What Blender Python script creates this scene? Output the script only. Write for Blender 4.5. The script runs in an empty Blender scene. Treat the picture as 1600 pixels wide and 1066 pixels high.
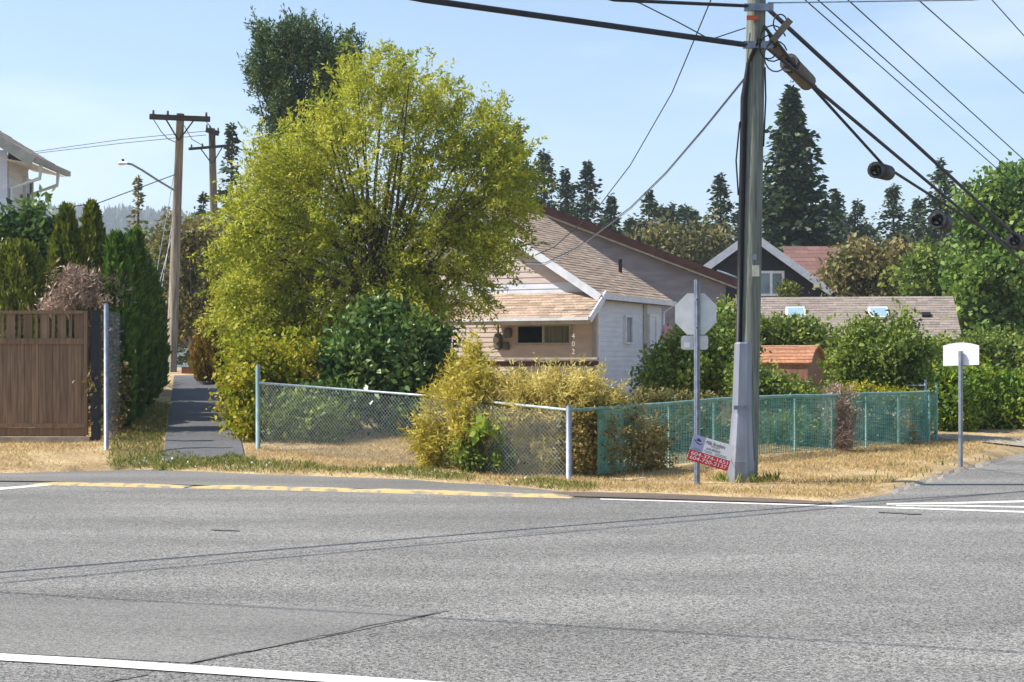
import bpy, math, random
import numpy as np
from mathutils import Vector, Matrix
R = math.radians
random.seed(7)
rng = np.random.default_rng(11)
scene = bpy.context.scene
COL = scene.collection

# ------------------------------------------------------------------ camera, world, sun, exposure
F, HZ, CH = 2500.0, 575.0, 1.7            # focal length (px of 1600 wide), horizon row, eye height
cam_d = bpy.data.cameras.new("camera")
cam = bpy.data.objects.new("camera", cam_d)
COL.objects.link(cam)
cam.location = (0, 0, CH)
cam.rotation_euler = (R(90), 0, 0)
cam_d.sensor_width = 36.0
cam_d.lens = F / 1600 * 36.0
cam_d.shift_y = (HZ - 533.0) / 1600.0
cam_d.clip_end = 12000
scene.camera = cam

SUN_EL, SUN_AZ = R(49), R(181)            # sun stands to the left of the view
to_sun = Vector((math.cos(SUN_AZ) * math.cos(SUN_EL), math.sin(SUN_AZ) * math.cos(SUN_EL), math.sin(SUN_EL)))
w = bpy.data.worlds.new("World"); scene.world = w; w.use_nodes = True
nt = w.node_tree; bg = nt.nodes['Background']
sky = nt.nodes.new('ShaderNodeTexSky'); sky.sky_type = 'NISHITA'; sky.sun_disc = False
sky.sun_elevation = SUN_EL
sky.sun_rotation = math.atan2(to_sun.x, to_sun.y)
sky.air_density = 1.1; sky.dust_density = 0.3; sky.ozone_density = 3.2
# thin high cloud wisps, the same all round the dome
tc = nt.nodes.new('ShaderNodeTexCoord')
mp = nt.nodes.new('ShaderNodeMapping'); mp.inputs['Scale'].default_value = (1.0, 1.6, 5.0); mp.inputs['Rotation'].default_value = (0.25, 0.2, 0.6)
nz = nt.nodes.new('ShaderNodeTexNoise'); nz.inputs['Scale'].default_value = 2.2; nz.inputs['Detail'].default_value = 7; nz.inputs['Roughness'].default_value = 0.55
cr = nt.nodes.new('ShaderNodeValToRGB'); cr.color_ramp.elements[0].position = 0.50; cr.color_ramp.elements[1].position = 0.78
cr.color_ramp.elements[1].color = (0.55, 0.55, 0.55, 1)
mx = nt.nodes.new('ShaderNodeMix'); mx.data_type = 'RGBA'
mx.inputs[7].default_value = (6.6, 7.0, 7.6, 1)
nt.links.new(tc.outputs['Generated'], mp.inputs['Vector']); nt.links.new(mp.outputs[0], nz.inputs['Vector'])
nt.links.new(nz.outputs[0], cr.inputs[0]); nt.links.new(cr.outputs[0], mx.inputs[0])
nt.links.new(sky.outputs[0], mx.inputs[6]); nt.links.new(mx.outputs[2], bg.inputs['Color'])
bg.inputs['Strength'].default_value = 0.094

sun_d = bpy.data.lights.new("sun", 'SUN'); sun_d.energy = 4.4; sun_d.angle = R(0.5); sun_d.color = (1.0, 0.945, 0.86)
sun = bpy.data.objects.new("sun", sun_d); COL.objects.link(sun)
sun.rotation_euler = to_sun.to_track_quat('Z', 'Y').to_euler()
scene.view_settings.view_transform = 'Standard'; scene.view_settings.look = 'None'
scene.view_settings.gamma = 1.0; scene.view_settings.exposure = 1.02
scene.render.engine = 'CYCLES'

# ------------------------------------------------------------------ helpers
def lin(c):
    return tuple(((v / 255) / 12.92 if v / 255 <= 0.04045 else ((v / 255 + 0.055) / 1.055) ** 2.4) for v in c)

def edge_px():
    pts = [(-2600, 741), (-400, 743), (0, 741), (235, 735), (400, 742), (650, 751), (800, 760), (900, 770), (1100, 776), (1290, 786), (1400, 770), (1500, 737), (1600, 712)]
    o = [((x - 800) / F * (CH * F / (y - HZ)), CH * F / (y - HZ)) for x, y in pts]
    return o + [(24.0, 52.0), (60.0, 110.0), (400, 700)]
EDGE = edge_px(); EX = np.array([p[0] for p in EDGE]); EY = np.array([p[1] for p in EDGE])
def y_edge(x): return np.interp(x, EX, EY)
def sstep(a, b, x):
    t = np.clip((x - a) / (b - a), 0, 1); return t * t * (3 - 2 * t)
def terrain(x, y):
    x = np.asarray(x, float); y = np.asarray(y, float)
    wgt = 0.3 + 0.7 * (1 - sstep(-1, 8, x))
    rise = 0.072 * np.clip(y - 24.0, 0, 21) * wgt
    d = y - y_edge(x)
    wob = 0.05 * np.sin(x * 3.1 + 1.3 * np.sin(y * 2.3)) + 0.04 * np.sin(x * 7.7 + y * 5.1)
    lip = np.clip((d + wob) * 0.22, -0.08, 0.05)
    bump = 0.012 * np.sin(x * 2.1 + 0.7) * np.sin(y * 1.7) + 0.008 * np.sin(x * 5.3 + y * 4.1)
    return rise * sstep(-0.5, 1.5, d) + lip + bump * sstep(0, 1, d)
def tz(x, y): return float(terrain(x, y))
def P(x, y, Y):
    return Vector(((x - 800) / F * Y, Y, CH - (y - HZ) / F * Y))
def G(x, y):
    lo, hi = 8.0, 200.0
    f = lambda Y: (CH - (y - HZ) / F * Y) - tz((x - 800) / F * Y, Y)
    Yc = lo
    while Yc < hi and f(Yc) > 0: Yc += 0.1
    a, b = Yc - 0.1, Yc
    for _ in range(20):
        m = (a + b) / 2
        if f(m) > 0: a = m
        else: b = m
    return Vector(((x - 800) / F * b, b, tz((x - 800) / F * b, b)))

MATS = {}
def nodes_of(name):
    m = bpy.data.materials.new(name); m.use_nodes = True
    return m, m.node_tree, m.node_tree.nodes['Principled BSDF']
def mat(name, c1, c2=None, scale=8.0, rough=0.8, metal=0.0, bump=0.0, stretch=(1, 1, 1), detail=5, spec=0.3, lo=0.35, hi=0.65, bscale=None, tint=0.0):
    """noise-varied colour with fine relief"""
    if name in MATS: return MATS[name]
    m, t, b = nodes_of(name)
    c1 = lin(c1); c2 = lin(c2) if c2 else tuple(v * 0.75 for v in c1)
    co = t.nodes.new('ShaderNodeTexCoord'); mpg = t.nodes.new('ShaderNodeMapping'); mpg.inputs['Scale'].default_value = stretch
    n = t.nodes.new('ShaderNodeTexNoise'); n.inputs['Scale'].default_value = scale; n.inputs['Detail'].default_value = detail
    r = t.nodes.new('ShaderNodeValToRGB'); r.color_ramp.elements[0].position = lo; r.color_ramp.elements[1].position = hi
    r.color_ramp.elements[0].color = (*c2, 1); r.color_ramp.elements[1].color = (*c1, 1)
    t.links.new(co.outputs['Object'], mpg.inputs['Vector']); t.links.new(mpg.outputs[0], n.inputs['Vector']); t.links.new(n.outputs[0], r.inputs[0])
    out = r.outputs[0]
    if tint:
        a = t.nodes.new('ShaderNodeAttribute'); a.attribute_name = 'tint'
        mr = t.nodes.new('ShaderNodeMapRange'); mr.inputs['To Min'].default_value = 1 - tint; mr.inputs['To Max'].default_value = 1 + tint
        hs = t.nodes.new('ShaderNodeHueSaturation'); t.links.new(a.outputs['Fac'], mr.inputs[0]); t.links.new(mr.outputs[0], hs.inputs['Value']); t.links.new(out, hs.inputs['Color']); out = hs.outputs[0]
    t.links.new(out, b.inputs['Base Color'])
    b.inputs['Roughness'].default_value = rough; b.inputs['Metallic'].default_value = metal; b.inputs['Specular IOR Level'].default_value = spec
    if bump:
        n2 = t.nodes.new('ShaderNodeTexNoise'); n2.inputs['Scale'].default_value = bscale or scale * 3; n2.inputs['Detail'].default_value = 4
        t.links.new(mpg.outputs[0], n2.inputs['Vector'])
        bp = t.nodes.new('ShaderNodeBump'); bp.inputs['Strength'].default_value = bump; bp.inputs['Distance'].default_value = 0.02
        t.links.new(n2.outputs[0], bp.inputs['Height']); t.links.new(bp.outputs[0], b.inputs['Normal'])
    MATS[name] = m; return m

def leafmat(name, cols, transl=0.35, rough=0.55):
    if name in MATS: return MATS[name]
    m, t, b = nodes_of(name)
    a = t.nodes.new('ShaderNodeAttribute'); a.attribute_name = 'tint'
    r = t.nodes.new('ShaderNodeValToRGB'); els = r.color_ramp.elements
    while len(els) < len(cols): els.new(0.5)
    for i, c in enumerate(cols):
        els[i].position = i / (len(cols) - 1); els[i].color = (*lin(c), 1)
    t.links.new(a.outputs['Fac'], r.inputs[0]); t.links.new(r.outputs[0], b.inputs['Base Color'])
    b.inputs['Roughness'].default_value = rough; b.inputs['Specular IOR Level'].default_value = 0.35
    tr = t.nodes.new('ShaderNodeBsdfTranslucent'); t.links.new(r.outputs[0], tr.inputs['Color'])
    mxs = t.nodes.new('ShaderNodeMixShader'); mxs.inputs[0].default_value = transl
    t.links.new(b.outputs[0], mxs.inputs[1]); t.links.new(tr.outputs[0], mxs.inputs[2])
    t.links.new(mxs.outputs[0], t.nodes['Material Output'].inputs['Surface'])
    MATS[name] = m; return m

class MB:
    def __init__(s): s.v = []; s.f = []; s.t = []
    def quad(s, a, b, c, d, tint=0.5):
        i = len(s.v); s.v += [tuple(a), tuple(b), tuple(c), tuple(d)]; s.f.append((i, i + 1, i + 2, i + 3)); s.t += [tint] * 4
    def tri(s, a, b, c, tint=0.5):
        i = len(s.v); s.v += [tuple(a), tuple(b), tuple(c)]; s.f.append((i, i + 1, i + 2)); s.t += [tint] * 3
    def hexa(s, p, tint=0.5):      # 8 corners: bottom 0-3, top 4-7
        i = len(s.v); s.v += [tuple(q) for q in p]; s.t += [tint] * 8
        for f in ((0, 3, 2, 1), (4, 5, 6, 7), (0, 1, 5, 4), (1, 2, 6, 5), (2, 3, 7, 6), (3, 0, 4, 7)): s.f.append(tuple(i + k for k in f))
    def box(s, x0, x1, y0, y1, z0, z1, M=None, tint=0.5):
        p = [Vector(q) for q in ((x0, y0, z0), (x1, y0, z0), (x1, y1, z0), (x0, y1, z0), (x0, y0, z1), (x1, y0, z1), (x1, y1, z1), (x0, y1, z1))]
        s.hexa([M @ q for q in p] if M else p, tint)
    def tube(s, pts, rad, n=8, caps=True, tint=0.5):
        pts = [Vector(p) for p in pts]
        if not isinstance(rad, (list, tuple)): rad = [rad] * len(pts)
        base = len(s.v); up = None
        for k, p in enumerate(pts):
            d = (pts[min(k + 1, len(pts) - 1)] - pts[max(k - 1, 0)]).normalized()
            if up is None:
                up = Vector((0, 0, 1)) if abs(d.z) < 0.9 else Vector((0, 1, 0))
            a = d.cross(up).normalized(); b = a.cross(d).normalized(); up = b
            for j in range(n):
                an = 2 * math.pi * j / n
                s.v.append(tuple(p + (a * math.cos(an) + b * math.sin(an)) * rad[k])); s.t.append(tint)
        for k in range(len(pts) - 1):
            for j in range(n):
                q = base + k * n
                s.f.append((q + j, q + (j + 1) % n, q + n + (j + 1) % n, q + n + j))
        if caps:
            s.f.append(tuple(base + j for j in range(n))); s.f.append(tuple(base + (len(pts) - 1) * n + j for j in reversed(range(n))))
    def loft(s, rings, caps=True):
        base = len(s.v); n = len(rings[0])
        for r in rings:
            for p in r: s.v.append(tuple(p)); s.t.append(0.5)
        for k in range(len(rings) - 1):
            for j in range(n):
                q = base + k * n; s.f.append((q + j, q + (j + 1) % n, q + n + (j + 1) % n, q + n + j))
        if caps: s.f.append(tuple(base + j for j in reversed(range(n)))); s.f.append(tuple(base + (len(rings) - 1) * n + j for j in range(n)))
    def build(s, name, m, parent=None, smooth=False):
        o0 = Vector(parent_loc(parent)) if parent else Vector((0, 0, 0))
        me = bpy.data.meshes.new(name)
        me.from_pydata([(a - o0.x, b - o0.y, c - o0.z) for a, b, c in s.v], [], s.f); me.update()
        at = me.attributes.new('tint', 'FLOAT', 'POINT'); at.data.foreach_set('value', np.array(s.t, dtype=np.float32))
        if smooth: me.polygons.foreach_set('use_smooth', [True] * len(me.polygons))
        me.materials.append(m)
        o = bpy.data.objects.new(name, me); COL.objects.link(o)
        if parent: o.parent = parent
        return o
def parent_loc(o):
    v = Vector((0, 0, 0))
    while o: v += o.location; o = o.parent
    return v
def thing(name, label, cat, loc, group=None):
    o = bpy.data.objects.new(name, None); COL.objects.link(o); o.location = loc; o.empty_display_size = 0.2
    o['label'] = label; o['category'] = cat
    if group: o['group'] = group
    return o
def tag(o, label, cat, group=None):
    o['label'] = label; o['category'] = cat
    if group: o['group'] = group
    return o
def structure(o): o['kind'] = 'structure'; return o
def stuff(o): o['kind'] = 'stuff'; return o

def leaves(name, pos, axis, size, aspect, tint, m, parent=None):
    """many leaf-shaped faces as one mesh"""
    N = len(pos); pos = np.asarray(pos, float); axis = axis / np.linalg.norm(axis, axis=1, keepdims=True)
    rv = rng.normal(size=(N, 3)); side = np.cross(axis, rv); side /= np.linalg.norm(side, axis=1, keepdims=True) + 1e-9
    size = np.broadcast_to(size, (N,))[:, None]
    v = np.empty((N, 4, 3)); v[:, 0] = pos; v[:, 2] = pos + axis * size
    mid = pos + axis * size * 0.45; v[:, 1] = mid + side * size * aspect * 0.5; v[:, 3] = mid - side * size * aspect * 0.5
    nrm = np.cross(axis, side); v[:, 2] += nrm * size * 0.12
    if parent: v -= np.array(parent_loc(parent))
    me = bpy.data.meshes.new(name); me.vertices.add(4 * N); me.vertices.foreach_set('co', v.reshape(-1))
    me.loops.add(4 * N); me.loops.foreach_set('vertex_index', np.arange(4 * N, dtype=np.int32))
    me.polygons.add(N); me.polygons.foreach_set('loop_start', np.arange(0, 4 * N, 4, dtype=np.int32))
    me.update(calc_edges=True)
    at = me.attributes.new('tint', 'FLOAT', 'POINT'); at.data.foreach_set('value', np.repeat(np.clip(tint, 0, 1), 4).astype(np.float32))
    me.materials.append(m)
    o = bpy.data.objects.new(name, me); COL.objects.link(o)
    if parent: o.parent = parent
    return o
def rdir(n):
    d = rng.normal(size=(n, 3)); return d / np.linalg.norm(d, axis=1, keepdims=True)
def clumps(blobs, n, shell=0.35):
    vol = np.array([b[1][0] * b[1][1] * b[1][2] for b in blobs]) ** 0.7
    k = rng.choice(len(blobs), n, p=vol / vol.sum())
    c = np.array([b[0] for b in blobs], float)[k]; r = np.array([b[1] for b in blobs], float)[k]
    rad = np.cbrt(rng.uniform(shell ** 3, 1, n))[:, None] * rng.uniform(.82, 1.24, (n, 1))
    return c + rdir(n) * rad * r
def crown(name, blobs, ncl, nper, cr_, size, aspect, m, parent, droop=0.0, shell=0.35, up=0.3, zmin=None, tintc=0.6):
    cc = clumps(blobs, ncl, shell); ct = rng.uniform(0, 1, ncl)
    idx = np.repeat(np.arange(ncl), nper); N = len(idx)
    crs = rng.uniform(0.6, 1.3, ncl) * cr_
    pos = cc[idx] + rng.normal(size=(N, 3)) * crs[idx][:, None] * np.array([1, 1, 0.8]) * 0.6
    if zmin is not None:
        zt = terrain(pos[:, 0], pos[:, 1]) + zmin; low = pos[:, 2] < zt; pos[low, 2] = zt[low] + rng.uniform(0, 0.25, low.sum())
    ax = rdir(N) * 0.9; ax[:, 2] += up - droop
    return leaves(name, pos, ax, size * rng.uniform(0.6, 1.3, N), aspect, ct[idx] * tintc + rng.uniform(0, 1, N) * (1 - tintc), m, parent), cc
def crown_sprays(name, blobs, ncl, nper, length, sigma, size, aspect, m, parent, centre, grav=-.2, shell=.5, zmin=None, tintc=.55):
    """leaves strung along twigs that point outwards from the crown's centre"""
    cc = clumps(blobs, ncl, shell); out = cc - np.asarray(centre); out /= np.linalg.norm(out, axis=1, keepdims=True) + 1e-9
    tw = out + rng.normal(0, .45, (ncl, 3)); tw[:, 2] += grav; tw /= np.linalg.norm(tw, axis=1, keepdims=True)
    ln = length * rng.uniform(.5, 1.5, ncl); ct = rng.uniform(0, 1, ncl); idx = np.repeat(np.arange(ncl), nper); N = len(idx)
    t = rng.uniform(-.5, .5, N); bend = np.zeros((N, 3)); bend[:, 2] = grav * .5 * (t + .5) ** 2
    pos = cc[idx] + (tw[idx] * t[:, None] + bend) * ln[idx][:, None] + rng.normal(size=(N, 3)) * sigma * (1.15 - (t + .5))[:, None]
    if zmin is not None: pos[:, 2] = np.maximum(pos[:, 2], terrain(pos[:, 0], pos[:, 1]) + zmin)
    ax = tw[idx] * .6 + rdir(N) * .8
    return leaves(name, pos, ax, size * rng.uniform(.6, 1.3, N), aspect, ct[idx] * tintc + rng.uniform(0, 1, N) * (1 - tintc), m, parent), cc
def limbs(base, top, targets, r0, m, parent, name='trunk', n=7):
    b = MB(); base = Vector(base); top = Vector(top)
    pts = [base + (top - base) * t + Vector((random.uniform(-.06, .06), random.uniform(-.06, .06), 0)) * (r0 * 6 if 0 < t < 1 else 0) for t in (0, .25, .5, .75, 1)]
    b.tube(pts, [r0 * 1.25, r0, r0 * .8, r0 * .6, r0 * .3], n)
    for tg in targets:
        tg = Vector(tg); t = random.uniform(0.25, 0.85); k = t * 4; i = min(int(k), 3); s0 = pts[i].lerp(pts[i + 1], k - i)
        mid = s0.lerp(tg, 0.5) + Vector((random.uniform(-.15, .15), random.uniform(-.15, .15), random.uniform(0, .25)))
        rr = r0 * random.uniform(0.22, 0.42); b.tube([s0, mid, tg], [rr, rr * .65, rr * .2], 5)
    return b.build(name, m, parent, True)

# ------------------------------------------------------------------ materials
ASPH = None
def asphalt(name, base, scale, contrast, patch=0.12):
    m, t, b = nodes_of(name)
    co = t.nodes.new('ShaderNodeTexCoord')
    v = t.nodes.new('ShaderNodeTexVoronoi'); v.inputs['Scale'].default_value = scale
    n = t.nodes.new('ShaderNodeTexNoise'); n.inputs['Scale'].default_value = scale * 0.8; n.inputs['Detail'].default_value = 4; n.inputs['Roughness'].default_value = .7
    big = t.nodes.new('ShaderNodeTexNoise'); big.inputs['Scale'].default_value = 0.55; big.inputs['Detail'].default_value = 5
    mpb = t.nodes.new('ShaderNodeMapping'); mpb.inputs['Scale'].default_value = (0.45, 1.3, 1); mpb.inputs['Rotation'].default_value = (0, 0, 0.2)
    for q in (v, n): t.links.new(co.outputs['Object'], q.inputs['Vector'])
    t.links.new(co.outputs['Object'], mpb.inputs[0]); t.links.new(mpb.outputs[0], big.inputs['Vector'])
    sep = t.nodes.new('ShaderNodeSeparateColor'); t.links.new(v.outputs['Color'], sep.inputs[0])
    r = t.nodes.new('ShaderNodeValToRGB'); e = r.color_ramp.elements; c = lin(base)
    e[0].position = 0.0; e[0].color = (*[q * (1 - contrast) for q in c], 1); e[1].position = 1.0; e[1].color = (*[q * (1 + contrast) for q in c], 1)
    t.links.new(sep.outputs[0], r.inputs[0])
    hs = t.nodes.new('ShaderNodeHueSaturation'); mr = t.nodes.new('ShaderNodeMapRange'); mr.inputs['From Min'].default_value = .3; mr.inputs['From Max'].default_value = .7
    mr.inputs['To Min'].default_value = 1 - patch; mr.inputs['To Max'].default_value = 1 + patch
    t.links.new(big.outputs[0], mr.inputs[0]); t.links.new(mr.outputs[0], hs.inputs['Value'])
    mr2 = t.nodes.new('ShaderNodeMapRange'); mr2.inputs['From Min'].default_value = .3; mr2.inputs['From Max'].default_value = .7; mr2.inputs['To Min'].default_value = .7; mr2.inputs['To Max'].default_value = 1.3
    mul = t.nodes.new('ShaderNodeMix'); mul.data_type = 'RGBA'; mul.blend_type = 'MULTIPLY'; mul.inputs[0].default_value = 1
    t.links.new(n.outputs[0], mr2.inputs[0]); t.links.new(r.outputs[0], mul.inputs[6]); t.links.new(mr2.outputs[0], mul.inputs[7])
    t.links.new(mul.outputs[2], hs.inputs['Color']); t.links.new(hs.outputs[0], b.inputs['Base Color'])
    b.inputs['Roughness'].default_value = .85; b.inputs['Specular IOR Level'].default_value = .25
    bp = t.nodes.new('ShaderNodeBump'); bp.inputs['Strength'].default_value = .6; bp.inputs['Distance'].default_value = 0.008
    t.links.new(v.outputs['Distance'], bp.inputs['Height']); t.links.new(bp.outputs[0], b.inputs['Normal'])
    return m
M_ROAD = asphalt('road_asphalt', (116, 114, 110), 78, 0.75, .24)
M_PATCH = asphalt('patch_asphalt', (116, 114, 110), 110, 0.5, .2)
M_PATH = asphalt('path_asphalt', (92, 92, 94), 90, 0.4)
M_GRAVEL = asphalt('gravel', (158, 148, 134), 60, 0.4)
def ground_mat():
    m, t, b = nodes_of('dry_ground')
    co = t.nodes.new('ShaderNodeTexCoord')
    n1 = t.nodes.new('ShaderNodeTexNoise'); n1.inputs['Scale'].default_value = 1.1; n1.inputs['Detail'].default_value = 7; n1.inputs['Roughness'].default_value = .65
    n2 = t.nodes.new('ShaderNodeTexNoise'); n2.inputs['Scale'].default_value = 28; n2.inputs['Detail'].default_value = 6
    for q in (n1, n2): t.links.new(co.outputs['Object'], q.inputs['Vector'])
    r = t.nodes.new('ShaderNodeValToRGB'); e = r.color_ramp.elements
    e[0].position = .32; e[0].color = (*lin((128, 108, 80)), 1); e[1].position = .62; e[1].color = (*lin((188, 166, 124)), 1)
    k = e.new(.48); k.color = (*lin((170, 144, 102)), 1)
    t.links.new(n1.outputs[0], r.inputs[0])
    r2 = t.nodes.new('ShaderNodeValToRGB'); r2.color_ramp.elements[0].position = .3; r2.color_ramp.elements[1].position = .7
    r2.color_ramp.elements[0].color = (.55, .55, .55, 1); r2.color_ramp.elements[1].color = (1.2, 1.2, 1.2, 1)
    t.links.new(n2.outputs[0], r2.inputs[0])
    mul = t.nodes.new('ShaderNodeMix'); mul.data_type = 'RGBA'; mul.blend_type = 'MULTIPLY'; mul.inputs[0].default_value = 1
    t.links.new(r.outputs[0], mul.inputs[6]); t.links.new(r2.outputs[0], mul.inputs[7]); t.links.new(mul.outputs[2], b.inputs['Base Color'])
    b.inputs['Roughness'].default_value = .95
    bp = t.nodes.new('ShaderNodeBump'); bp.inputs['Strength'].default_value = .7; bp.inputs['Distance'].default_value = 0.04
    t.links.new(n2.outputs[0], bp.inputs['Height']); t.links.new(bp.outputs[0], b.inputs['Normal'])
    return m
M_GROUND = ground_mat()
M_YEL = mat('yellow_paint', (192, 166, 112), (140, 132, 118), 5, .85, bump=.5, bscale=60, lo=.40, hi=.52, detail=8)
M_WHITE = mat('white_line_paint', (214, 212, 206), (176, 174, 168), 14, .7, lo=.25, hi=.5)
M_WOODPOLE = mat('weathered_pole', (132, 136, 124), (86, 88, 80), 5, .85, bump=.5, stretch=(6, 6, .35), lo=.3, hi=.7)
M_POLE2 = mat('grey_pole', (150, 140, 124), (110, 100, 88), 4, .9, stretch=(5, 5, .4))
M_DARKWOOD = mat('dark_timber', (74, 66, 58), (50, 44, 40), 6, .9, stretch=(.5, 6, 6))
M_STEEL = mat('galvanised_steel', (150, 156, 166), (122, 128, 138), 10, .5, .55, lo=.3, hi=.7)
M_STEELD = mat('sign_post_steel', (138, 144, 156), (110, 116, 130), 12, .5, .5)
M_GUARD = mat('cable_guard_metal', (150, 154, 164), (128, 132, 144), 3, .55, .3, stretch=(2, 2, .4))
M_ALU = mat('sign_aluminium', (206, 206, 204), (190, 190, 190), 6, .5, .25)
M_BLACK = mat('black_rubber', (26, 26, 29), (18, 18, 20), 12, .55)
M_CABLE = mat('cable_sheath', (48, 48, 54), (34, 34, 38), 12, .6)
M_SIGNW = mat('sign_white', (232, 232, 236), (222, 222, 228), 4, .45)
M_SIGNR = mat('sign_red', (196, 52, 58), (186, 44, 50), 4, .45)
M_SIGNSHADE = mat('sign_post_shade', (160, 164, 200), (152, 156, 194), 4, .45)  # bluish tone for the post's shade painted on the board
M_NAVY = mat('sign_navy', (48, 46, 84), (40, 40, 74), 4, .5)
M_TEAL = mat('sign_teal', (96, 150, 158), None, 4, .5)
M_FENCEW = mat('brown_fence_wood', (142, 113, 88), (106, 82, 63), 3, .8, bump=.25, stretch=(9, 9, .6), tint=.2, lo=.3, hi=.7)
M_BLKPOST = mat('black_post', (40, 40, 48), (30, 30, 36), 5, .6)
M_CONC = mat('concrete', (172, 158, 144), (140, 128, 116), 6, .9, bump=.3)
M_GREENNET = mat('green_netting', (124, 172, 156), (70, 132, 118), 2.2, .6, lo=.35, hi=.65)
M_GREENTUBE = mat('green_coating', (128, 164, 154), (98, 136, 128), 8, .5)
M_PALETUBE = mat('worn_green_coating', (132, 156, 156), (104, 132, 134), 6, .5)
M_BARK = mat('bark', (104, 90, 76), (66, 56, 48), 7, .9, bump=.5, stretch=(4, 4, .8))
M_PINK = mat('tan_pink_siding', (206, 190, 182), (192, 176, 168), 2.5, .7, stretch=(1, 1, 3))
M_WHITES = mat('white_siding', (216, 218, 226), (204, 206, 214), 2.5, .6, stretch=(1, 1, 3))
M_GREYS = mat('grey_siding', (136, 130, 134), (122, 116, 120), 1.5, .7, stretch=(1, 1, 3))
M_TRIM = mat('white_trim', (222, 224, 228), (206, 208, 214), 5, .55)
M_TRIMG = mat('grey_trim', (176, 170, 160), (156, 150, 140), 5, .7)
M_SHINGLE = mat('tan_shingles', (176, 154, 134), (146, 126, 108), 22, .9, bump=.3, tint=.22)
M_SHINGLE2 = mat('grey_brown_shingles', (150, 138, 128), (124, 112, 103), 18, .9, bump=.3, tint=.18)
M_SHINGLE3 = mat('red_brown_shingles', (132, 100, 92), (106, 78, 72), 14, .9, tint=.16)
M_SHEDROOF = mat('orange_brown_shingles', (172, 124, 96), (146, 102, 76), 14, .9, tint=.14)
M_SHED = mat('shed_cladding', (142, 108, 86), (118, 88, 70), 3, .8, stretch=(4, 4, .6))
M_BROWNF = mat('brown_fascia', (92, 62, 54), (74, 48, 42), 4, .7)
M_BLACKW = mat('black_siding', (36, 38, 46), (26, 28, 34), 4, .7)
M_GLASS = mat('window_glass', (26, 30, 32), (18, 22, 24), 2, .08, spec=.8)
M_GLASSB = mat('pale_window_glass', (120, 140, 150), (96, 116, 126), 1.2, .1, spec=.8)
M_SKYL = mat('skylight_glass', (150, 176, 186), (130, 158, 170), 2, .12, spec=.8)
M_CURT = mat('curtain', (120, 124, 112), (84, 88, 78), 3, .9, stretch=(9, 9, .2))
M_METER = mat('meter_grey', (104, 104, 100), (84, 84, 82), 8, .6)
M_DIGIT = mat('number_plastic', (214, 206, 186), None, 8, .6)
M_PORCH = mat('porch_wood', (96, 76, 66), (66, 52, 46), 5, .85, stretch=(6, 6, 1))
M_PORCHW = mat('worn_rail_paint', (182, 168, 154), (150, 136, 124), 8, .8)
M_SHIRT = mat('pink_cloth', (226, 160, 172), (206, 140, 154), 8, .8)

L_TREE = leafmat('tree_leaf', [(98, 114, 34), (150, 158, 48), (190, 190, 64), (214, 206, 104)], .48)
L_DARK = leafmat('camellia_leaf', [(38, 62, 28), (62, 92, 38), (98, 124, 54), (146, 160, 92)], .28, .35)
L_YEL = leafmat('yellow_weed', [(124, 116, 40), (180, 164, 54), (206, 190, 84), (216, 204, 130)], .42)
L_DRY = leafmat('dry_vine', [(92, 70, 44), (150, 116, 66), (182, 146, 92), (150, 150, 70)], .3)
L_VINE = leafmat('autumn_vine', [(86, 104, 28), (140, 150, 34), (186, 176, 44), (176, 118, 50)], .38)
L_BUSH = leafmat('bush_leaf', [(52, 74, 28), (94, 116, 42), (130, 146, 56), (166, 172, 86)], .35)
L_BRIGHT = leafmat('bright_hedge_leaf', [(50, 78, 22), (92, 122, 30), (128, 150, 40), (176, 172, 40)], .35)
L_CEDAR = leafmat('cedar_leaf', [(46, 58, 18), (82, 96, 26), (118, 126, 34), (142, 144, 44)], .25)
L_CEDARD = leafmat('dark_cedar_leaf', [(40, 66, 22), (66, 98, 30), (92, 124, 38), (120, 142, 50)], .3)
L_RUST = leafmat('rusty_cypress_leaf', [(70, 64, 24), (116, 98, 34), (146, 116, 44), (120, 120, 50)], .25)
L_CON = leafmat('conifer_leaf', [(24, 40, 26), (40, 58, 34), (62, 80, 44), (92, 104, 58)], .18)
L_CYP = leafmat('cypress_leaf', [(34, 54, 26), (54, 78, 34), (78, 102, 44), (106, 124, 60)], .2)
L_OLIVE = leafmat('olive_leaf', [(58, 64, 34), (96, 98, 52), (128, 122, 68), (166, 140, 96)], .3)
L_MAPLE = leafmat('maple_leaf', [(56, 84, 34), (90, 120, 48), (122, 148, 62), (160, 172, 92)], .35)
L_DEAD = leafmat('dead_twigs', [(110, 90, 76), (150, 126, 110), (178, 152, 134), (190, 170, 150)], .2)
L_GRASS = leafmat('dry_grass_blade', [(150, 122, 74), (186, 156, 100), (204, 178, 124), (216, 196, 146)], .35)
L_GREENG = leafmat('green_grass_blade', [(72, 88, 34), (104, 118, 46), (138, 144, 66), (170, 164, 96)], .35)
L_FLOWER = leafmat('clover_flower', [(226, 224, 214), (240, 238, 230)], .2)
L_FAR = leafmat('far_forest_leaf', [(30, 46, 34), (46, 62, 42), (62, 78, 50), (74, 86, 58)], .1)

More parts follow.
